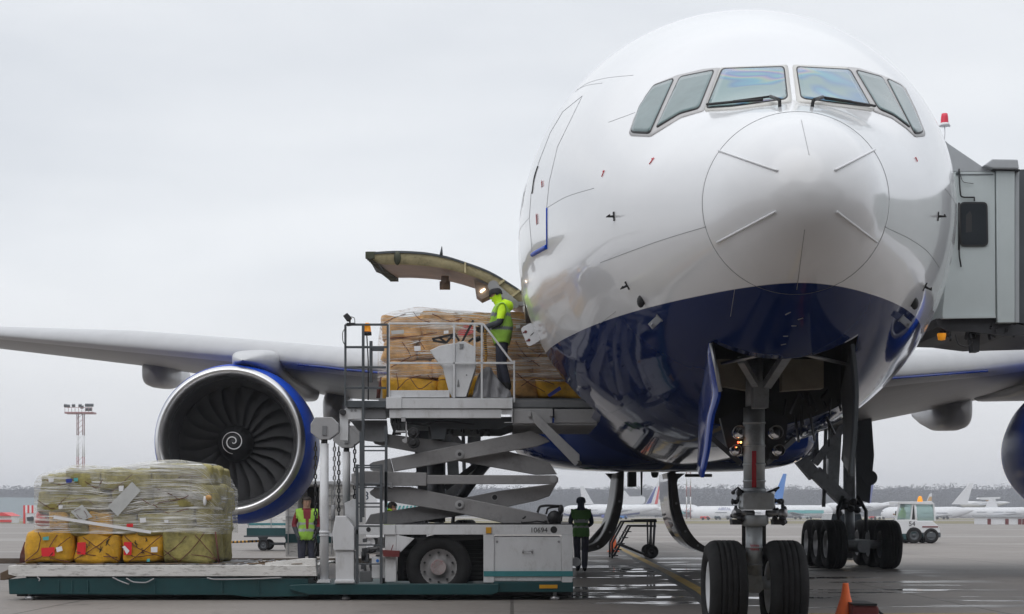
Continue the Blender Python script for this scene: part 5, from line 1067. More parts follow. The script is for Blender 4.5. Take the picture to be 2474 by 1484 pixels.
    for p in nm.polygons:
        b_ = bone_of(p.center); fb_.append(b_); m = cols(b_, p.center)
        if m not in ms: ms.append(m); nm.materials.append(m)
        p.material_index = ms.index(m); p.use_smooth = True
    def shell(name, test, off, matf):
        bm = bmesh.new(); vm = {}; mm = []
        fs = []
        for p, b_ in zip(nm.polygons, fb_):
            if not test(b_, p.center): continue
            vs_ = []
            for vi in p.vertices:
                if vi not in vm: v = nm.vertices[vi]; vm[vi] = bm.verts.new(v.co + v.normal*off(v.co))
                vs_.append(vm[vi])
            m = matf(p.center)
            if m not in mm: mm.append(m)
            try: f = bm.faces.new(vs_); f.material_index = mm.index(m); f.smooth = True
            except ValueError: pass
        x = bpy.data.meshes.new(name); bm.to_mesh(x); bm.free()
        for m in mm: x.materials.append(m)
        q = bpy.data.objects.new(name, x); COL.objects.link(q); q.parent = root; so_ = q.modifiers.new('t', 'SOLIDIFY'); so_.thickness = .006; so_.offset = 1
        return q
    if vest:
        zp = J['pelvis'][2]; zs = J['shL'][2]; xs = abs(J['shL'][0])
        shell('vest', lambda b_, c: c.z > zp - .14 and not b_.startswith('hand') and abs(c.x) < xs + .035 and ((b_ == 'torso') or (b_ == 'neck' and c.z < J['neck'][2] - .03) or (b_.startswith('leg') and c.z > zp - .14) or (b_.startswith('arm') and c.z > zs - .03 and abs(c.x) < xs + .02)), lambda c: .014 + .005*math.sin(c.z*23 + c.x*17), vest)
    hz = lambda c: (c - hc).dot(up); hf = lambda c: (c - hc).dot(fx)
    if hat: shell('hat', lambda b_, c: b_ == 'head' and (hz(c) > .025 or (hf(c) < .0 and hz(c) > -.02)), lambda c: .022, lambda c: hat)
    elif hair: shell('hair', lambda b_, c: b_ == 'head' and (hz(c) > .05 or (hf(c) < .03 and hz(c) > -.01) or (hf(c) < -.03 and hz(c) > -.06)), lambda c: .012 + .004*math.sin(c.x*90+c.z*70), lambda c: M['hair'])
    e = MB()
    for s in (-1, 1): e.ell(root.location + hc + sx*.033*s + fx*.084 + up*.012, (.009,.009,.006), 8, 6)
    e.build('eyes', M['ink'], root)
    return root
def std(h=1.78, **k):
    q = h/1.78
    J = dict(pelvis=(0,0,.98), chest=(0,0,1.32), neck=(0,.01,1.49), head=(0,-.01,1.63), shL=(.19,.01,1.42), shR=(-.19,.01,1.42), elL=(.25,.04,1.14), elR=(-.25,.04,1.14), wrL=(.25,-.04,.9), wrR=(-.25,-.04,.9),
        hpL=(.1,0,.9), hpR=(-.1,0,.9), knL=(.11,-.02,.5), knR=(-.11,-.02,.5), anL=(.11,.02,.09), anR=(-.11,.02,.09), toL=(.13,-.13,.045), toR=(-.13,-.13,.045), sideL=(0,-1,0), sideR=(0,-1,0))
    J.update(k)
    return {a: (tuple(c*q for c in b) if isinstance(b, tuple) and a not in ('face','palmL','palmR','sideL','sideR') else b) for a, b in J.items()}
def bands(c, base, tape, zs):
    return tape if any(abs(c.z - z) < .03 for z in zs) else base
# loader operator: faces the pallet's far end (photo left), gloved hands on the levers
Jw = std(1.8, chest=(0,-.03,1.32), neck=(0,-.05,1.48), head=(0,-.09,1.62), elL=(.27,-.04,1.16), elR=(-.27,-.04,1.16), wrL=(.2,-.28,1.1), wrR=(-.2,-.28,1.1), rp=.185, rw=.205, rc=.215, knL=(.11,.0,.5), anL=(.12,.1,.09), toL=(.13,-.05,.045))
def cw(b, c):
    if b == 'head': return M['skin'] if c.z > 1.55 else M['hivis']
    if b == 'neck': return M['hivis']
    if b.startswith('hand'): return M['black']
    if b.startswith('arm'):
        return M['charc'] if (c.z < 1.24 and c.y < .06) else M['hivis']
    if b.startswith('leg'): return M['navy'] if c.z > .2 else M['shoe']
    if b.startswith('foot'): return M['shoe']
    return M['hivis'] if c.z > 1.0 else M['navy']
wk_p = P(1213, 975, 26.0); wkr = person(V(wk_p.x, 25.75, 3.38), R(-90), Jw, 'worker in bright yellow-green jacket and black beanie on the loader platform', cw, hat=M['knit'], vest=lambda c: bands(c, M['hivis_g'], M['refl'], (1.1, 1.32)))
hk = MB(); lo = wkr.location
hk.lathe(lo + V(.065,0,1.47), (.35,0,1), [(-.05,.09),(-.02,.125),(.03,.135),(.08,.115),(.11,.085)], 20, sq=(1,.9)); hk.build('hood', M['hivis'], wkr)
# hood was laid out in world axes: undo the turn of the figure
for ch_ in wkr.children:
    if ch_.name.startswith('hood'): ch_.rotation_euler = (0, 0, R(90))
# man in a maroon jacket watching from behind the columns
Jm = std(1.8, elL=(.27,.03,1.16), elR=(-.27,.03,1.16), wrL=(.17,-.12,.96), wrR=(-.2,-.1,.93), face=(.25,-1,0))
def cm(b, c):
    if b == 'head': return M['skin']
    if b == 'neck': return M['maroon'] if c.z < 1.53 else M['skin']
    if b.startswith('hand'): return M['skin'] if False else M['charc']
    if b.startswith('arm'): return M['maroon'] if c.z > 1.13 else M['charc']
    if b.startswith('leg'): return M['navy'] if c.z > .12 else M['shoe']
    if b.startswith('foot'): return M['shoe']
    return M['maroon'] if c.z > 1.08 else M['charc']
pm_ = P(741, 1400, 33.5)
person(V(pm_.x, 33.5, 0), R(12), Jm, 'bare-headed man in maroon jacket and hi-vis vest standing by the dark doorway', cm, vest=lambda c: M['maroon'] if (abs(c.x) < .015 + max(0, c.z-1.12)*.22 and c.y < 0 and c.z > 1.1) else bands(c, M['hivis_g'], M['refl_l'], (1.06, 1.2)))
# hooded man seen from behind beyond the loader
Jb = std(1.82, elL=(.26,-.02,1.16), elR=(-.26,-.02,1.16), wrL=(.16,-.2,1.08), wrR=(-.16,-.2,1.08), head=(0,-.03,1.64), rc=.18, rn=.105, anL=(.07,.02,.09), anR=(-.08,.1,.09), toL=(.08,-.13,.045), toR=(-.09,-.05,.045), knL=(.09,-.02,.5), knR=(-.09,.0,.5))
def cb(b, c):
    if b == 'head': return M['skin'] if c.y < -.05 else M['navyj']
    if b.startswith('hand'): return M['black']
    if b.startswith('leg'): return M['navy'] if c.z > .1 else M['shoe']
    if b.startswith('foot'): return M['shoe']
    return M['navyj'] if c.z > .92 else M['navy']
pb_ = P(1402, 1380, 38)
person(V(pb_.x, 37.6, 0), R(180), Jb, 'hooded man in dark jacket and green vest seen from behind', cb, hat=M['navyj'], vest=lambda c: bands(c, M['vest_dk'], M['refl_l'], (1.1, 1.24)))
# man with a phone half hidden behind the scissor arms
Jp = std(1.7, elR=(-.25,-.08,1.2), wrR=(-.14,-.14,1.5), palmR=(0,0,1), head=(0,-.03,1.62))
def cp(b, c):
    if b in ('head',) or b.startswith('hand'): return M['skin']
    if b.startswith('leg'): return M['navy'] if c.z > .1 else M['shoe']
    if b.startswith('foot'): return M['shoe']
    return M['hivis'] if c.z > 1. else M['navy']
pp_ = P(944, 1390, 35.5)
ph = person(V(pp_.x, 35.5, 0), R(70), Jp, 'dark-haired man in hi-vis holding a phone behind the scissor arms', cp)
# ================================================================== GROUND EQUIPMENT AND JET BRIDGE
def tilted_box(k, a, b, mi=0): return k.box(a, b, mi)
jb = thing('jet_bridge', P(2390,780,24.2)*1, 'pale grey-green jet bridge cabin docked on the far side of the nose', 'jet bridge'); jb.location.z = 0
JY = 24.0
MB().prism([(2306,415),(2404,415),(2406,766),(2276,770)], JY, JY+2.6).build('cabin_wall', M['jetb'], jb, bevel=.01)
MB().prism([(2407,410),(2452,410),(2452,780),(2410,780)], JY-.03, JY+2.6).build('cabin_post', M['jetb'], jb, bevel=.012)
MB().prism([(2452,410),(2463,410),(2463,780),(2452,780)], JY+.05, JY+2.6).build('cabin_post', M['jetg'], jb, bevel=.01)
MB().prism([(2402,412),(2409,412),(2412,778),(2405,778)], JY+.03, JY+.2).build('wall_gap', M['black'], jb)
MB().prism([(2282,338),(2292,347),(2376,404),(2404,415),(2300,415)], JY, JY+2.6).build('sloped_roof', M['jetg'], jb, bevel=.01)
MB().prism([(2376,400),(2398,384),(2460,385),(2463,408),(2400,407)], JY-.12, JY+2.6).build('roof_cap', M['jetg'], jb, bevel=.02)
MB().prism([(2398,407),(2464,409),(2464,413),(2398,412)], JY-.06, JY+2.5).build('roof_gutter', M['black'], jb)
MB().prism([(2463,410),(2640,400),(2640,790),(2463,780)], JY+.3, JY+2.6).build('tunnel', M['dkgrey'], jb)
wn = MB().prism(rnd([(2319,488),(2386,488),(2388,595),(2320,595)], 12), JY-.03, JY+.02).build('window', M['black'], jb)
MB().prism(rnd([(2322,492),(2382,492),(2384,591),(2323,591)], 9), JY-.036, JY-.031).build('pane', M['glass_dark'], wn)
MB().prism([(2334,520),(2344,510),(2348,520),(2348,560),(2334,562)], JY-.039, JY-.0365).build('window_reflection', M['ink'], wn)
k = MB(); k.tube([P(x,y,JY-.04) for x, y in bez([(2317,408),(2318,440),(2322,474),(2332,477),(2354,477),(2354,486)], 20)], .012, 6); k.tube([P(x,y,JY-.03) for x, y in bez([(2319,420),(2328,440),(2352,444)], 10)], .005, 5); k.tube([P(2317,600,JY-.05), P(2318,620,JY-.05), P(2322,645,JY-.05)], .012, 6); k.tube([P(2317,490,JY-.05), P(2317,604,JY-.05)], .016, 6); k.build('cable_conduit', M['black'], jb)
k = MB(); k.prism([(2310,422),(2320,422),(2320,416),(2310,416)], JY-.02, JY); k.prism([(2318,421),(2400,421),(2400,423),(2318,423)], JY-.01, JY); k.build('panel_trim', M['dkgrey'], jb)
MB().prism([(2278,764),(2406,762),(2406,768),(2278,770)], JY-.04, JY+.01).build('sill_strip', M['jetb'], jb)
k = MB(); k.prism([(2262,770),(2408,768),(2412,784),(2640,790),(2640,806),(2430,812),(2380,806),(2350,802),(2290,800),(2266,790)], JY+.1, JY+2.4); rr = random.Random(41)
for i in range(26): x = rr.uniform(2268,2460); k.beam(P(x,785,JY+rr.uniform(.05,.4)), P(x+rr.uniform(-12,12),rr.uniform(795,822),JY+rr.uniform(.05,.4)), .03, .05)
k.prism([(2345,805),(2368,805),(2366,850),(2350,850)], JY+.3, JY+.5); k.tube([P(x,y,JY+.2) for x, y in bez([(2308,808),(2316,832),(2335,838),(2350,826)], 12)], .008, 5); k.build('underside_gear', M['dkmetal'], jb)
MB().lathe(P(2275,806,JY+.1), (0,0,-1), [(0,.07),(.03,.068),(.1,.055),(.11,.001)], 14).build('orange_lamp', M['orange'], jb)
k = MB(); c = P(2282,305,JY+.3); k.tube([c, c+V(0,0,.045)], [.085,.07], 16); k.beam(c+V(-.11,0,.0), c+V(.09,0,.0), .05, .015); k.tube([c, P(2283,322,JY+.3), P(2281,342,JY+.3)], .008, 6); bc = k.build('beacon_base', M['label_w'], jb)
MB().lathe(c+V(0,0,.045), (0,0,1), [(0,.062),(.1,.056),(.15,.046),(.16,.001)], 16).build('beacon_lens', M['redlens'], bc)
for Y in (JY+.6, JY+2.2): MB().tube([V(14.5,Y,4.2), V(14.5,Y,.3)], .2, 12).build('support_leg', M['jetg'], jb)
for Y in (JY+.4, JY+2.4): wheel('bridge_wheel', V(14.5,Y,.4), .4, .3, (1,0,0), jb, M['steel'])
MB().prism([(2640,400),(3600,360),(3600,740),(2640,790)], JY+.3, JY+2.6).build('tunnel', M['jetb'], jb)
# cones
def cone(c, label, h=.75, kk=1.):
    o = thing('traffic_cone', c, label, 'traffic cone', 'orange traffic cones'); L_ = Vector(c)
    MB().lathe(L_, (0,0,1), [(.03,.17*kk),(.2,.135*kk),(h*.75,.055*kk),(h-.02,.035*kk),(h,.033*kk),(h,.02),(h-.1,.02)], 24).build('cone_body', M['cone'], o)
    MB().box(L_+V(-.2,-.2,0)*kk, L_+V(.2,.2,0)*kk+V(0,0,.035)).build('cone_base', M['cone'], o, bevel=.01); return o
c = P(2043,1409,17.9); cone(V(c.x,17.9,0), 'orange cone in the foreground right of the nose wheels', 1.4+(1243-1409)/F*17.9)
c = P(1482,1279,58); cone(V(c.x,58,0), 'small distant orange cone beside the platform steps', .82, 1.1)
# chock box beside the cone
cb_ = thing('wheel_chock', V(P(2092,0,17.8).x,17.8,0), 'dark red wheel chock block beside the orange cone', 'wheel chock')
MB().prism([(2060,1462),(2068,1459),(2118,1461),(2124,1470),(2124,1532),(2058,1532)], 17.6, 18.2).build('chock_block', M['dkred'], cb_, bevel=.02)
MB().prism([(2060,1458),(2120,1459),(2119,1464),(2062,1463)], 17.58, 18.22).build('chock_top', M['black'], cb_)
k = MB(); k.tube([P(x,y,17.7) for x, y in bez([(2118,1470),(2126,1480),(2134,1486),(2142,1500),(2150,1532)], 10)], .015, 6); k.build('chock_rope', M['black'], cb_)
# maintenance steps
st = thing('platform_steps', V(P(1530,0,50).x,50,0), 'wheeled metal platform steps below the belly', 'platform steps'); SY = 49.
k = MB(); k.prism([(1531,1255),(1586,1254),(1588,1262),(1533,1262)], SY, SY+1.2); k.build('top_platform', M['black'], st, bevel=.02)
for d in (0, 1.2):
    k = MB(); k.tube([P(1582,1262,SY)+V(0,d,0), P(1577,1345,SY)+V(0,d,0)], .04, 8); k.tube([P(1572,1262,SY)+V(0,d,0), P(1574,1345,SY)+V(0,d,0)], .03, 8); k.build('leg', M['dkmetal'], st)
    k = MB(); k.tube([P(1531,1260,SY)+V(0,d,0), P(1507,1260,SY)+V(0,d,0), P(1479,1312,SY)+V(0,d,0), P(1479,1349,SY)+V(0,d,0)], .035, 8); k.tube([P(1585,1271,SY)+V(0,d,0), P(1523,1271,SY)+V(0,d,0), P(1482,1345,SY)+V(0,d,0)], .035, 8); k.tube([P(1497,1315,SY)+V(0,d,0), P(1562,1341,SY)+V(0,d,0)], .04, 8); k.build('step_frame', M['dkmetal'], st)
    c = P(1574,1341,SY)+V(0,d,0); wheel('castor', V(c.x,c.y,.22), .22, .14, (0,1,0), st, M['dkmetal'])
for i in range(5):
    x = 1516-8*i; y = 1284+14.5*i; k = MB(); a = P(x-6,y,SY); k.box(a, P(x+10,y+2,SY)+V(0,1.2,0)); k.build('tread', M['dkmetal'], st)
# white and teal baggage cart
def cart(x0, x1, yt, yb, Y, label):
    o = thing('baggage_cart', V(P((x0+x1)/2,0,Y).x, Y, 0), label, 'baggage cart', 'baggage carts'); D = 1.6
    h = yb-yt
    MB().prism([(x0,yt),(x1,yt),(x1,yb),(x0,yb)], Y, Y+D).build('cart_body', M['white_worn'], o, bevel=.02)
    k = MB(); k.prism([(x0-2,yb-18),(x1+2,yb-18),(x1+2,yb),(x0-2,yb)], Y-.03, Y-.005); k.build('teal_panel', M['teal'], o)
    k = MB(); k.prism([(x0,yb-30),(x1,yb-30),(x1,yb-25),(x0,yb-25)], Y-.012, Y-.004); k.build('teal_stripe', M['teal_band'], o)
    k = MB()
    for i in range(4): x = x0+(x1-x0)*(i+.02)/3.1; k.prism([(x,yt),(x+2,yt),(x+2,yb-19),(x,yb-19)], Y-.03, Y-.004)
    for y in (yt+.3*h, yt+.6*h): k.prism([(x0+(x1-x0)*.5,y),(x1,y),(x1,y+1.5),(x0+(x1-x0)*.5,y+1.5)], Y-.04, Y-.004)
    k.build('door_frame', M['ltgrey'], o)
    k = MB(); k.prism([(x0-9,yb),(x1+4,yb),(x1+4,yb+4),(x0-9,yb+4)], Y-.02, Y+D+.02)
    ax_ = (x0+37, x0+101) if x1-x0 < 230 else (x0+37, x0+101, x1-60)
    for x in ax_: k.prism([(x-12,yb+4),(x+12,yb+4),(x+5,yb+18),(x-5,yb+18)], Y+.1, Y+.25)
    k.tube([P(ax_[0],yb+20,Y+.3), P(ax_[1],yb+20,Y+.3)], .05, 8); k.build('cart_bed', M['dkgrey'], o)
    for x in ax_:
        for d in (.15, D-.15): c = P(x,0,Y); wheel('cart_wheel', V(c.x, Y+d, .215), .215, .14, (0,1,0), o, M['dkgrey'])
    return o
ct = cart(598, 768, 1200, 1294, 59.5, 'white and teal baggage cart behind the engine')
k = MB(); tb_ = [P(x,y,60) for x, y in ((530,1311),(572,1310),(612,1308),(640,1307))]
for i in range(24):
    a = tb_[0].lerp(tb_[3], i/24); b = tb_[0].lerp(tb_[3], (i+1)/24); k.tube([a, b], .045, 8, i % 2)
k.build('tow_bar', [M['amber'], M['black']], ct)
ctb = cart(560, 700, 1200, 1294, 66, 'second white baggage cart, mostly hidden behind the engine') if False else None
# container with a dark open doorway
bx = thing('cargo_container', V(P(775,0,47).x,47,0), 'tall white cargo container with a dark open doorway', 'container'); BY = 46
MB().prism([(690,1170),(719,1170),(719,1345),(690,1345)], BY, BY+2.4).prism([(771,1170),(866,1170),(866,1345),(771,1345)], BY, BY+2.4).prism([(719,1170),(771,1170),(771,1174),(719,1174)], BY, BY+2.4).build('container_body', M['white_worn'], bx)
MB().prism([(686,1162),(868,1162),(868,1172),(686,1172)], BY-.06, BY+2.5).build('roof_edge', M['white'], bx, bevel=.02)
MB().prism([(719,1174),(771,1174),(771,1345),(719,1345)], BY+2.2, BY+2.3).build('doorway', M['ink'], bx)
k = MB()
for y in (1190, 1215, 1248): k.prism([(690,y),(718,y),(718,y+2),(690,y+2)], BY-.03, BY-.004); k.prism([(773,y+6),(866,y+6),(866,y+8),(773,y+8)], BY-.03, BY-.004)
for x in (695, 800, 830): k.prism([(x,1174),(x+2,1174),(x+2,1340),(x,1340)], BY-.05, BY-.02)
k.build('container_rails', M['ltgrey'], bx)
k = MB(); k.prism([(690,1290),(866,1290),(866,1312),(690,1312)], BY-.02, BY-.004); k.build('teal_panel', M['teal'], bx)
# white service vehicle with the number 8, partly visible through the ladder
sv = thing('service_truck', V(P(930,0,56).x,56,0), 'white and pale teal service truck numbered 8 behind the loader', 'truck'); VY = 55
MB().prism([(868,1178),(900,1176),(912,1212),(1030,1212),(1030,1300),(868,1300)], VY, VY+2.2).build('truck_body', M['bk_white'], sv, bevel=.03)
text_mesh('8', .42, P(884,1199,VY-.01), (1,0,0), (0,-1,0), 'truck_number', M['navyj'], sv)
k = MB()
for i in range(8): k.prism([(950+i*9,1236),(954+i*9,1236),(960+i*9,1222),(956+i*9,1222)], VY-.02, VY-.004)
k.prism([(935,1216),(950,1216),(946,1240),(930,1240)], VY-.03, VY-.004); k.build('teal_stripe', M['bk_teal'], sv)
for x in (890, 1005):
    for d in (.2, 2.0): c = P(x,0,VY); wheel('truck_wheel', V(c.x, VY+d, .4), .4, .25, (0,1,0), sv, M['white'])
# baggage tractor on the right
z8 = zz(1819.8, 1091.7, .26455)
tr = thing('baggage_tractor', V(P(2215,0,76).x,76,0), 'white and teal baggage tractor with an amber beacon driving on the apron', 'tractor'); TY = 74.5; TD = 1.7
MB().prism(z8([(1280,620),(1480,620),(1500,632),(1640,632),(1690,680),(1700,700),(1710,740),(1540,740),(1500,700),(1460,690),(1430,700),(1405,750),(1280,750)]), TY, TY+TD).build('tractor_body', M['bk_white'], tr, bevel=.03)
MB().prism(z8([(1285,722),(1410,722),(1400,800),(1380,800),(1350,740),(1350,800),(1290,800)]), TY+.02, TY+TD-.02).prism(z8([(1285,735),(1700,735),(1712,748),(1712,780),(1560,780),(1500,742),(1285,760)]), TY+.03, TY+TD+.03).build('skirt', M['teal'], tr)
MB().prism(z8([(1640,738),(1712,738),(1712,782),(1650,786),(1560,782),(1545,742)]), TY-.02, TY+TD).build('bumper', M['dkgrey'], tr, bevel=.02)
k = MB()
for seg in (((1330,470),(1300,620)), ((1450,470),(1435,620)), ((1465,470),(1480,620)), ((1640,470),(1655,632))):
    for d in (0, TD-.1): k.prism(z8([(seg[0][0],seg[0][1]),(seg[0][0]+14,seg[0][1]),(seg[1][0]+14,seg[1][1]),(seg[1][0],seg[1][1])]), TY+d, TY+d+.1)
k.prism(z8([(1325,455),(1640,458),(1645,482),(1322,476)]), TY-.05, TY+TD+.05); cabf = k.build('cab_frame', M['bk_white'], tr, bevel=.01)
MB().prism(z8([(1488,482),(1640,482),(1652,628),(1500,630)]), TY+.05, TY+.07).build('cab_glass', M['cabglass'], cabf)
MB().prism(z8([(1345,476),(1448,476),(1440,618),(1310,618)]), TY+.05, TY+.07).build('cab_glass', M['cabglass'], cabf)
MB().prism(z8([(1452,490),(1470,490),(1476,620),(1448,620)]), TY+.02, TY+.05).build('cab_pillar_dark', M['ink'], cabf)
k = MB(); c = P(*z8([(1523,440)])[0],TY+.8); k.lathe(c+V(0,0,-.12), (0,0,1), [(0,.13),(.1,.13),(.22,.1),(.3,.06),(.31,.001)], 14); k.build('beacon', M['orange'], tr)
for x, r in ((1470,.39), (1625,.37)):
    for d in (.1, TD-.1): c = P(*z8([(x,770)])[0],TY); wheel('tractor_wheel', V(c.x, TY+d, r), r, .3, (0,1,0), tr, M['dkgrey'])
k = MB(); k.prism(z8([(1545,680),(1690,680),(1690,692),(1545,692)]), TY-.02, TY); k.build('red_tail_strip', M['dkred'], tr)
text_mesh('54', .32, P(*z8([(1450,660)])[0],TY-.01), (1,0,0), (0,-1,0), 'tractor_number', M['ink'], tr)
k = MB(); k.prism(z8([(1300,540),(1308,540),(1304,580),(1296,580)]), TY-.1, TY-.05); k.build('mirror', M['ink'], tr)
c = P(*z8([(1425,560)])[0],TY)
k = MB()  # driver: head, torso and arms as one skinned figure, sitting in the cab
Jd = std(1.75, pelvis=(0,.0,.62), chest=(0,.0,.98), neck=(0,0,1.15), head=(0,-.02,1.29), shL=(.19,0,1.08), shR=(-.19,0,1.08), elL=(.24,-.12,.86), elR=(-.24,-.12,.86), wrL=(.12,-.34,.9), wrR=(-.12,-.34,.9), hpL=(.1,-.05,.6), hpR=(-.1,-.05,.6), knL=(.12,-.45,.62), knR=(-.12,-.45,.62), anL=(.12,-.45,.22), anR=(-.12,-.45,.22), toL=(.12,-.58,.18), toR=(-.12,-.58,.18))
person(V(c.x-.1, TY+.8, .5), R(-90), Jd, 'tractor driver in hi-vis seated in the cab', lambda b, c: M['skin'] if b == 'head' or b.startswith('hand') else (M['hivis'] if not b.startswith(('leg','foot')) else M['navy']), fingers=True)
# tug with lit headlamps behind the main gear
tg = thing('tow_tug', V(P(2045,0,49).x,49,0), 'blue-grey tug with lit headlamps behind the main wheels', 'tug'); GY = 47.5
MB().prism([(1998,1268),(2092,1268),(2098,1290),(2098,1325),(1994,1325),(1994,1290)], GY, GY+2.5).build('tug_body', M['gear'], tg, bevel=.05)
MB().prism([(1994,1322),(2098,1322),(2098,1330),(1994,1330)], GY-.06, GY+.05).build('yellow_bumper', M['amber'], tg)
for x, m in ((2021,'lampw'),(2075,'lampw')): MB().disc(P(x,1299 if x < 2050 else 1303,GY-.01), (0,-1,0), .11, th=.03).build('headlamp', M[m], tg)
for x in (2008,2086):
    for d in (.5,2.0): wheel('tug_wheel', V(P(x,0,GY).x,GY+d,.36), .36, .3, (1,0,0), tg, M['steel'])
MB().prism([(2012,1240),(2080,1240),(2086,1268),(2006,1268)], GY+.6, GY+2.2).build('tug_cab', M['glass_dark'], tg, bevel=.03)
# ================================================================== FAR BACKGROUND
def far_plane(x0, x1, yc, hpx, Y, fin, fincol, label, body='bk_white', belly=None, ttail=False, stripe=None, yaw=0., txt=None, finstripes=(), wingup=0, cyl=.62, tri=False):
    """side-on parked airliner; nose at x0, tail at x1 (either may be the right one)"""
    a, b = P(x0,yc,Y), P(x1,yc,Y); r = hpx/2/F*Y; L_ = (b-a).length; d = (b-a).normalized()
    o = thing('parked_airliner', V((a.x+b.x)/2, Y, 0), label, 'airliner', 'airliners parked in the distance'); 
    prof = [(0,.02),(.008,.3),(.02,.55),(.045,.8),(.08,.96),(.11,1),(cyl,1),(.8,.78),(.92,.42),(1,.08)]
    rows = [[a + d*(L_*t) + V(0, r*q*math.cos(an), r*q*math.sin(an) + (.55*r*max(0,(t-cyl)/(1-cyl))*1.0)) for an in ths(20)] for t, q in prof]
    mi = MB().grid(rows, 0, True)
    if belly:
        for q, f in enumerate(mi.f):
            if sum(mi.v[i].z for i in f)/4 < a.z - r*.45: mi.m[q] = 1
    mi.build('fuselage', [M[body], M[belly or body]], o)
    z0 = a.z + r*.5
    pts = [P(x,y,Y) for x, y in fin]; n = len(pts)
    k = MB(); k.prism(fin, Y-.25, Y+.25); fo = k.build('tail_fin', M[fincol], o)
    for pt, c in finstripes: MB().prism(pt, Y-.3, Y+.3).build('fin_stripe', M[c], fo)
    if stripe:
        k = MB(); k.prism([(x0+(x1-x0)*.12,yc-hpx*stripe[1]),(x0+(x1-x0)*.86,yc-hpx*stripe[1]),(x0+(x1-x0)*.86,yc-hpx*stripe[2]),(x0+(x1-x0)*.12,yc-hpx*stripe[2])], Y-r-.1, Y-r+.35); k.build('side_stripe', M[stripe[0]], o)
    k = MB(); c = a + d*(L_*.45) + V(0,0,-r*.45)
    for s in (-1, 1):
        k.add([c - d*L_*.1, c + d*L_*.08, c + d*L_*.2 + V(0,s*L_*.42,wingup+L_*.03), c + d*L_*.15 + V(0,s*L_*.42,wingup+L_*.03), c - d*L_*.1+V(0,0,-.5), c + d*L_*.08+V(0,0,-.4), c + d*L_*.2 + V(0,s*L_*.42,wingup+L_*.03-.2), c + d*L_*.15 + V(0,s*L_*.42,wingup+L_*.03-.2)], [(0,1,2,3),(4,7,6,5),(0,4,5,1),(1,5,6,2),(2,6,7,3),(3,7,4,0)])
    k.build('wing', M['bk_grey'], o)
    e = MB(); c2 = a + d*(L_*.4) + V(0,-L_*.14,-r*1.05)
    if not ttail: e.lathe(c2, d, [(0,r*.36),(r*.3,r*.42),(r*1.2,r*.36),(r*1.7,r*.15)], 14); e.build('engine', M[belly or 'bk_grey'], o)
    k = MB()
    for t in (.16, .5, .53): p = a + d*(L_*t); k.tube([V(p.x,Y,a.z-r*.7), V(p.x,Y,.0)], .18, 6); k.tube([V(p.x,Y-.3,.5), V(p.x,Y+.3,.5)], .5, 10)
    k.build('landing_gear', M['black'], o)
    k = MB(); pc = a + d*(L_*.035) + V(0,0,r*.35)
    k.ell(pc, (r*.32 if abs(d.x) > .5 else r*.2, r*.55, r*.14), 10, 6); k.build('cockpit_window', M['glass_dark'], o)
    if txt: text_mesh(txt[0], txt[1], P(txt[2], txt[3], Y) + V(0,-r-.12,0), (1,0,0), (0,-1,0), 'airline_lettering', M['bk_navy'], o, .01)
    k = MB()
    for t in (.25,.45,.6): k.prism([(x0+(x1-x0)*t,yc-hpx*.12),(x0+(x1-x0)*(t+.12),yc-hpx*.12),(x0+(x1-x0)*(t+.12),yc-hpx*.06),(x0+(x1-x0)*t,yc-hpx*.06)], Y-r*1.0-.05, Y-r+.2)
    k.build('window_row', M['bk_grey'], o)
    return o
z7 = zz(1215., 1091.7, .26455); zc3 = zz(1289.8, 1140.3, .1889)
far_plane(1357, 1592, 1235, 28, 640, zc3([(1430,412),(1600,95),(1622,95),(1620,180),(1585,412)]), 'bk_white', 'distant white airliner with blue and red striped tail', belly='bk_navy', finstripes=((zc3([(1435,412),(1555,190),(1570,190),(1500,400)]),'bk_navy'), (zc3([(1545,412),(1598,180),(1612,180),(1582,412)]),'bk_red')))
far_plane(1620, 1396, 1232, 26, 720, zc3([(590,190),(636,182),(730,350),(770,415),(620,415)]), 'bk_white', 'distant white airliner with plain white swept tail above the hooded man')
far_plane(1690, 1500, 1232, 26, 780, zc3([(1105,240),(1165,240),(1225,315),(1400,312),(1425,330),(1422,385),(1395,410),(1120,415)]), 'bk_white', 'distant three-engined white airliner with engine at the tail root')
far_plane(1760, 1575, 1236, 24, 700, [(1590,1228),(1584,1205),(1592,1205),(1612,1228)], 'bk_white', 'distant white airliner with teal side stripe', stripe=('bk_teal',.02,-.22))
far_plane(1669, 1905, 1242, 38, 560, z8([(165,470),(275,200),(305,203),(262,470)]), 'bk_blue', 'large distant white airliner with bright blue tail', txt=('AIRFAL',1.5,1748,1230))
far_plane(2012, 1830, 1236, 30, 600, [(1846,1225),(1840,1208),(1848,1208),(1866,1225)], 'bk_white', 'distant white airliner with teal stripe behind the main gear', stripe=('bk_teal',.1,-.15))
far_plane(1990, 2150, 1226, 22, 760, z8([(1040,470),(1098,238),(1112,232),(1078,430),(1072,480)]), 'bk_navy', 'distant airliner with a purple-blue tail tip behind the gear door')
far_plane(2128, 2352, 1243, 36, 620, z8([(1815,480),(1975,290),(2010,285),(1955,480)]), 'bk_white', 'distant white airliner with white swept tail right of the tractor')
far_plane(2250, 2240-110, 1222, 20, 820, z8([(1575,480),(1612,385),(1632,380),(1630,480)]), 'bk_white', 'distant small airliner with a gold and white fin above the tractor', finstripes=((z8([(1590,450),(1608,410),(1630,410),(1630,450)]),'amber'),))
tp = far_plane(2310, 2510, 1240, 28, 640, [(2380,1228),(2392,1204),(2404,1204),(2412,1228)], 'bk_white', 'distant white T-tail airliner above the red and white building', ttail=True)
tt2 = far_plane(2318, 2440, 1218, 14, 840, z8([(2160,500),(2120,440),(2180,435),(2235,500)]), 'amber', 'distant jet with brown T-shaped tail and white tailplane', ttail=True)
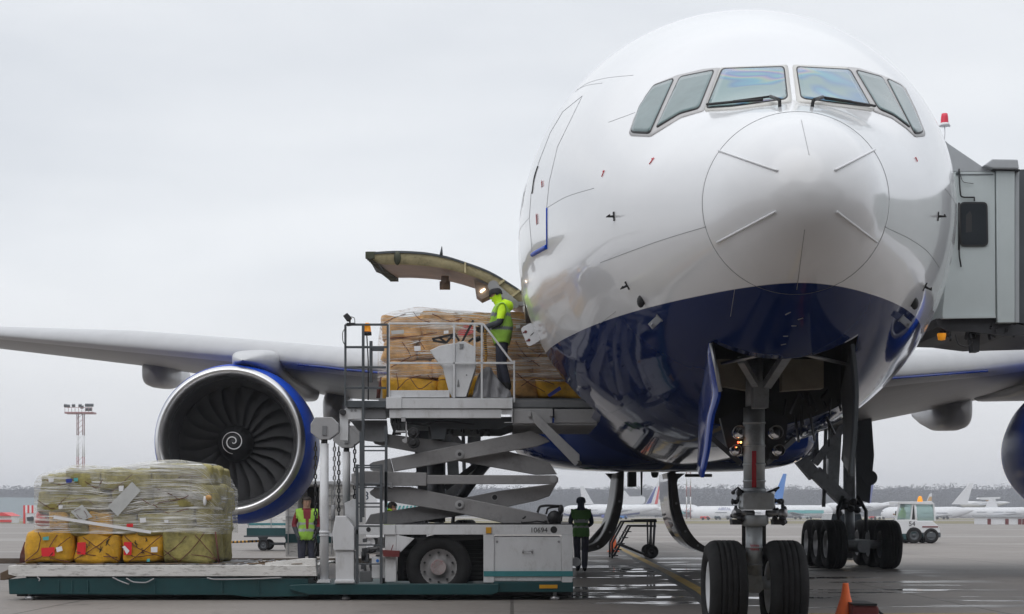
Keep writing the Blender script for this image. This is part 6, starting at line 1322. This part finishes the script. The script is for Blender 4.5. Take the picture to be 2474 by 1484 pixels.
MB().prism(z8([(2055,432),(2065,418),(2258,412),(2256,428),(2130,440)]), 838, 842).build('tailplane', M['bk_white'], tt2)
# floodlight masts
def mast(x, yt, yb, Y, label, full=True):
    o = thing('floodlight_mast', V(P(x,0,Y).x, Y, 0), label, 'light mast', 'red and white floodlight masts'); zt = P(x,yt,Y).z; X = P(x,0,Y).x; n = 5
    for i in range(n):
        z0, z1 = zt*i/n, zt*(i+1)/n; k = MB()
        for s in (-1, 1):
            k.tube([V(X+s*.62,Y,z0), V(X+s*.62,Y,z1)], .11, 8); k.tube([V(X+s*.62,Y+1.2,z0), V(X+s*.62,Y+1.2,z1)], .1, 8)
        for j in range(4):
            za, zb_2 = z0+(z1-z0)*j/4, z0+(z1-z0)*(j+1)/4; k.tube([V(X-.62,Y,za), V(X+.62,Y,zb_2)], .04, 5)
        k.build('mast_section', M['mast_r'] if i % 2 == 0 else M['bk_white'], o)
    MB().box(V(X-3.,Y-1,zt), V(X+3.,Y+2,zt+.35)).build('mast_platform', M['mast_r'], o)
    k = MB()
    for i in range(9): k.tube([V(X-2.9+.72*i,Y-1,zt+.35), V(X-2.9+.72*i,Y-1,zt+1.3)], .05, 5)
    k.tube([V(X-2.9,Y-1,zt+1.3), V(X+2.9,Y-1,zt+1.3)], .05, 5); k.build('platform_rail', M['mast_r'], o)
    for dx, dz in ((-2.9,1.6),(-2.3,1.5),(-1.2,1.6),(.2,1.6),(.6,1.3),(1.6,1.7),(2.1,1.7),(2.7,1.7),(1.7,.8),(2.4,.8)):
        k = MB(); c = V(X+dx,Y-.6,zt+dz); k.beam(c+V(0,-.15,0), c+V(0,.35,.2), .62, .55); k.build('floodlight', M['dkgrey'], o)
mast(193, 1000, 1243, 330, 'tall red and white floodlight mast above the front pallet')
mast(1664, 1120, 1243, 480, 'red and white floodlight mast framed by the hanging gear door')
# hangar, hut, barrier on the left; hut with red doors on the right
hg = thing('hangar', V(P(30,0,620).x, 620, 0), 'pale blue hangar with a low curved roof', 'hangar')
MB().prism(bez([(-190,1262),(-170,1225),(-80,1205),(0,1202),(120,1203),(200,1215),(220,1258)], 30) + [(220,1264),(-190,1264)], 610, 660).build('hangar_shell', M['hangar'], hg)
MB().prism([(100,1220),(150,1220),(150,1258),(100,1258)], 609, 610.5).build('hangar_door', M['jetg'], hg)
ht = thing('hut', V(P(10,0,250).x, 250, 0), 'small red and white striped hut with a red roof in front of the hangar', 'hut')
MB().prism([(-30,1247),(27,1247),(27,1266),(-30,1266)], 248, 252).build('hut_wall', M['bk_white'], ht)
MB().prism([(-30,1256),(27,1256),(27,1262),(-30,1262)], 247.8, 248.1).build('red_band', M['bk_red'], ht)
MB().prism([(-34,1247),(-20,1241),(5,1238),(27,1247)], 247.5, 252.5).build('roof', M['bk_red'], ht)
ba = thing('striped_barrier', V(P(68,0,235).x, 235, 0), 'tall red and white striped barrier board beside the pallet', 'barrier')
for i in range(6):
    k = MB(); k.prism([(56+i*5,1221),(61+i*5,1221),(61+i*5,1240 if 0 < i else 1268),(56+i*5,1240 if 0 < i else 1268)], 234.5, 235); k.build('board_stripe', M['bk_red'] if i in (0,2,4) else M['bk_white'], ba)
k = MB(); k.prism([(61,1240),(86,1240),(86,1268),(61,1268)], 234.6, 234.9); k.build('lower_board', M['bk_white'], ba)
MB().prism([(64,1250),(78,1248),(82,1258),(66,1259)], 234, 234.5).build('black_box', M['ink'], ba)
rb = thing('equipment_hut', V(P(2440,0,215).x, 215, 0), 'long low white building with a row of dark red doors', 'building'); RY = 214
MB().prism([(2385,1249),(2600,1249),(2600,1273),(2385,1273)], RY, RY+6).build('hut_wall', M['bk_white'], rb)
MB().prism([(2383,1245),(2604,1244),(2604,1250),(2383,1250)], RY-.3, RY+6.4).build('roof', M['jetg'], rb)
for x in (2386, 2429, 2460, 2470, 2520): MB().prism([(x,1254),(x+8,1254),(x+8,1272.5),(x,1272.5)], RY-.1, RY-.02).build('door', M['dkred'], rb)
fb2 = thing('marker_board', V(P(2334,0,230).x, 230, 0), 'small red and white angled marker board on the apron edge', 'marker')
MB().prism([(2328,1278),(2334,1271),(2342,1271),(2337,1279)], 229.8, 230.1).build('board', M['bk_red'], fb2); MB().prism([(2331,1277),(2336,1273),(2339,1273),(2335,1278)], 229.7, 229.79).build('white_bar', M['bk_white'], fb2)
# vehicles and stacked gear along the far apron edge
rr = random.Random(77); vk = []
for i, (x, Y, w_, h_, m) in enumerate(((1506,420,20,9,'bk_blue'),(1640,430,16,8,'bk_white'),(1705,380,22,9,'bk_red'),(1735,390,14,9,'teal'),(1762,400,12,10,'midgrey'),(1790,400,18,8,'bk_red'),(1928,420,20,9,'midgrey'),(1955,430,14,8,'hangar'),(2110,400,14,8,'bk_red'),(2130,420,16,8,'bk_white'),(2285,420,16,9,'midgrey'),(2262,430,10,8,'hangar'))):
    names = {'bk_blue':'blue','bk_white':'white','bk_red':'red','teal':'dark teal','midgrey':'grey','hangar':'pale blue'}
    c = P(x,0,Y); o = thing('service_van', V(c.x,Y,0), '%s service vehicle on the far apron, %s' % (names[m], ('left of the step ladder','beyond the hanging right gear door','under the nose of the blue-tailed airliner','under the same nose','left of the nose strut','beside the nose strut','right of the nose strut','left of the main wheels','just left of the tractor','touching the tractor front','under a white tail','right of the tractor cab')[i]), 'service vehicle', 'vehicles along the far apron edge')
    L_ = w_/F*Y; H_ = h_/F*Y
    MB().add([(c.x-L_/2,Y,.35),(c.x+L_/2,Y,.35),(c.x+L_/2,Y,H_*.55),(c.x+L_*.3,Y,H_),(c.x-L_/2,Y,H_)] + [(c.x-L_/2,Y+2,.35),(c.x+L_/2,Y+2,.35),(c.x+L_/2,Y+2,H_*.55),(c.x+L_*.3,Y+2,H_),(c.x-L_/2,Y+2,H_)], [(0,1,2,3,4),(9,8,7,6,5),(0,5,6,1),(1,6,7,2),(2,7,8,3),(3,8,9,4),(4,9,5,0)]).build('van_body', M[m], o, bevel=.05)
    MB().box((c.x+L_*.05,Y-.03,H_*.58),(c.x+L_*.3,Y-.005,H_*.88)).build('side_window', M['glass_dark'], o)
    for s in (-.3, .3):
        k = MB(); k.tube([(c.x+L_*s,Y-.05,.35),(c.x+L_*s,Y+.2,.35)], .35, 10); k.build('wheel', M['black'], o)
# leafless wood on the horizon: many thin crowns, counted as one mass
M['wood_far'] = mat('leafless_wood_twigs', (.135,.135,.155), .9, var=.15, sc=.05)
k = MB(); rr = random.Random(55)
def tree_row(Y, n, h0, h1, x0, x1):
    for i in range(n):
        x = x0 + (x1-x0)*(i+rr.random())/n; h = rr.uniform(h0, h1)*(1+.12*noise.noise(V(x*.012, Y, 0))); r = rr.uniform(1.5,3.2); z = 0.
        k.tube([(x,Y,0),(x,Y,h*.6)], [.35,.15], 5)
        for q in range(7):
            zc = h*(.25 + .7*q/6); rq = r*(1.1 - .75*abs(q/6-.35)); a = rr.uniform(0,6.3)
            for w2 in range(14):
                an = a + w2*.45 + rr.uniform(-.2,.2); p0 = V(x + math.cos(an)*rq*rr.uniform(.3,1), Y + math.sin(an)*rq, zc + rr.uniform(-1.2,1.4)); s_ = rr.uniform(.3,.6)
                k.add([p0+V(-s_*rr.uniform(.5,1.),0,-s_*rr.uniform(-.3,.7)), p0+V(s_*.8,.3,-s_*rr.uniform(0,.7)), p0+V(rr.uniform(-.8,.8),0,s_*rr.uniform(.5,1.2))], [(0,1,2)])
for Y, n in ((980,420),(1000,420),(1030,420)): tree_row(Y, n, 16.5, 20, -420, 420)
wd = k.build('woodland', M['wood_far'], recalc=False); tag(wd, 'bare grey winter woodland along the horizon', 'woodland', kind='stuff')
bk_ = MB()
for Y, h in ((1045,16.5),(1075,19)):
    xs_ = [-700+7*i for i in range(201)]
    bk_.grid([[V(x,Y,0) for x in xs_], [V(x,Y,h*.7) for x in xs_], [V(x,Y,h+2.2*noise.noise(V(x*.05,Y,0))+1.2*noise.noise(V(x*.23,Y,3))) for x in xs_], [V(x,Y+25,h) for x in xs_]])
tag(bk_.build('hill', M['wood_far']), 'low wooded rise of land behind the tree line', kind='structure')
# terminal building behind the viewer: its dark glass front is what the nose mirrors
te = thing('terminal_building', V(0,-2.6,0), 'dark glass terminal front facing the aircraft nose', 'building')
M['tglass'] = mat('dark_terminal_glass', (.02,.022,.025), .15, var=.1, sc=.2)
MB().box((-60,-8,0),(60,-2.6,12.5)).build('glass_front', M['tglass'], te)
k = MB()
for i in range(31): k.box((-60+i*4-.1,-2.6,0),(-60+i*4+.1,-2.5,12.5))
k.box((-60,-2.6,12.1),(60,-2.2,12.9)); k.box((-60,-2.6,4.8),(60,-2.48,5.2)); k.build('facade_frame', M['midgrey'], te)
# ------------------------------------------------------------------ haze over the far field
hm = bpy.data.materials.new('thin_haze'); hm.use_nodes = True; nt = hm.node_tree; nt.nodes.clear(); o_ = nd(nt, 'ShaderNodeOutputMaterial'); pv = nd(nt, 'ShaderNodeVolumePrincipled')
pv.inputs['Color'].default_value = (.9,.93,1,1); pv.inputs['Density'].default_value = .00055; pv.inputs['Anisotropy'].default_value = .2
nt.links.new(pv.outputs[0], o_.inputs['Volume'])
HZ = MB().box((-900,-60,-1),(900,1500,34)).build('haze', hm); tag(HZ, 'thin haze in the air over the airfield', 'haze', kind='stuff')
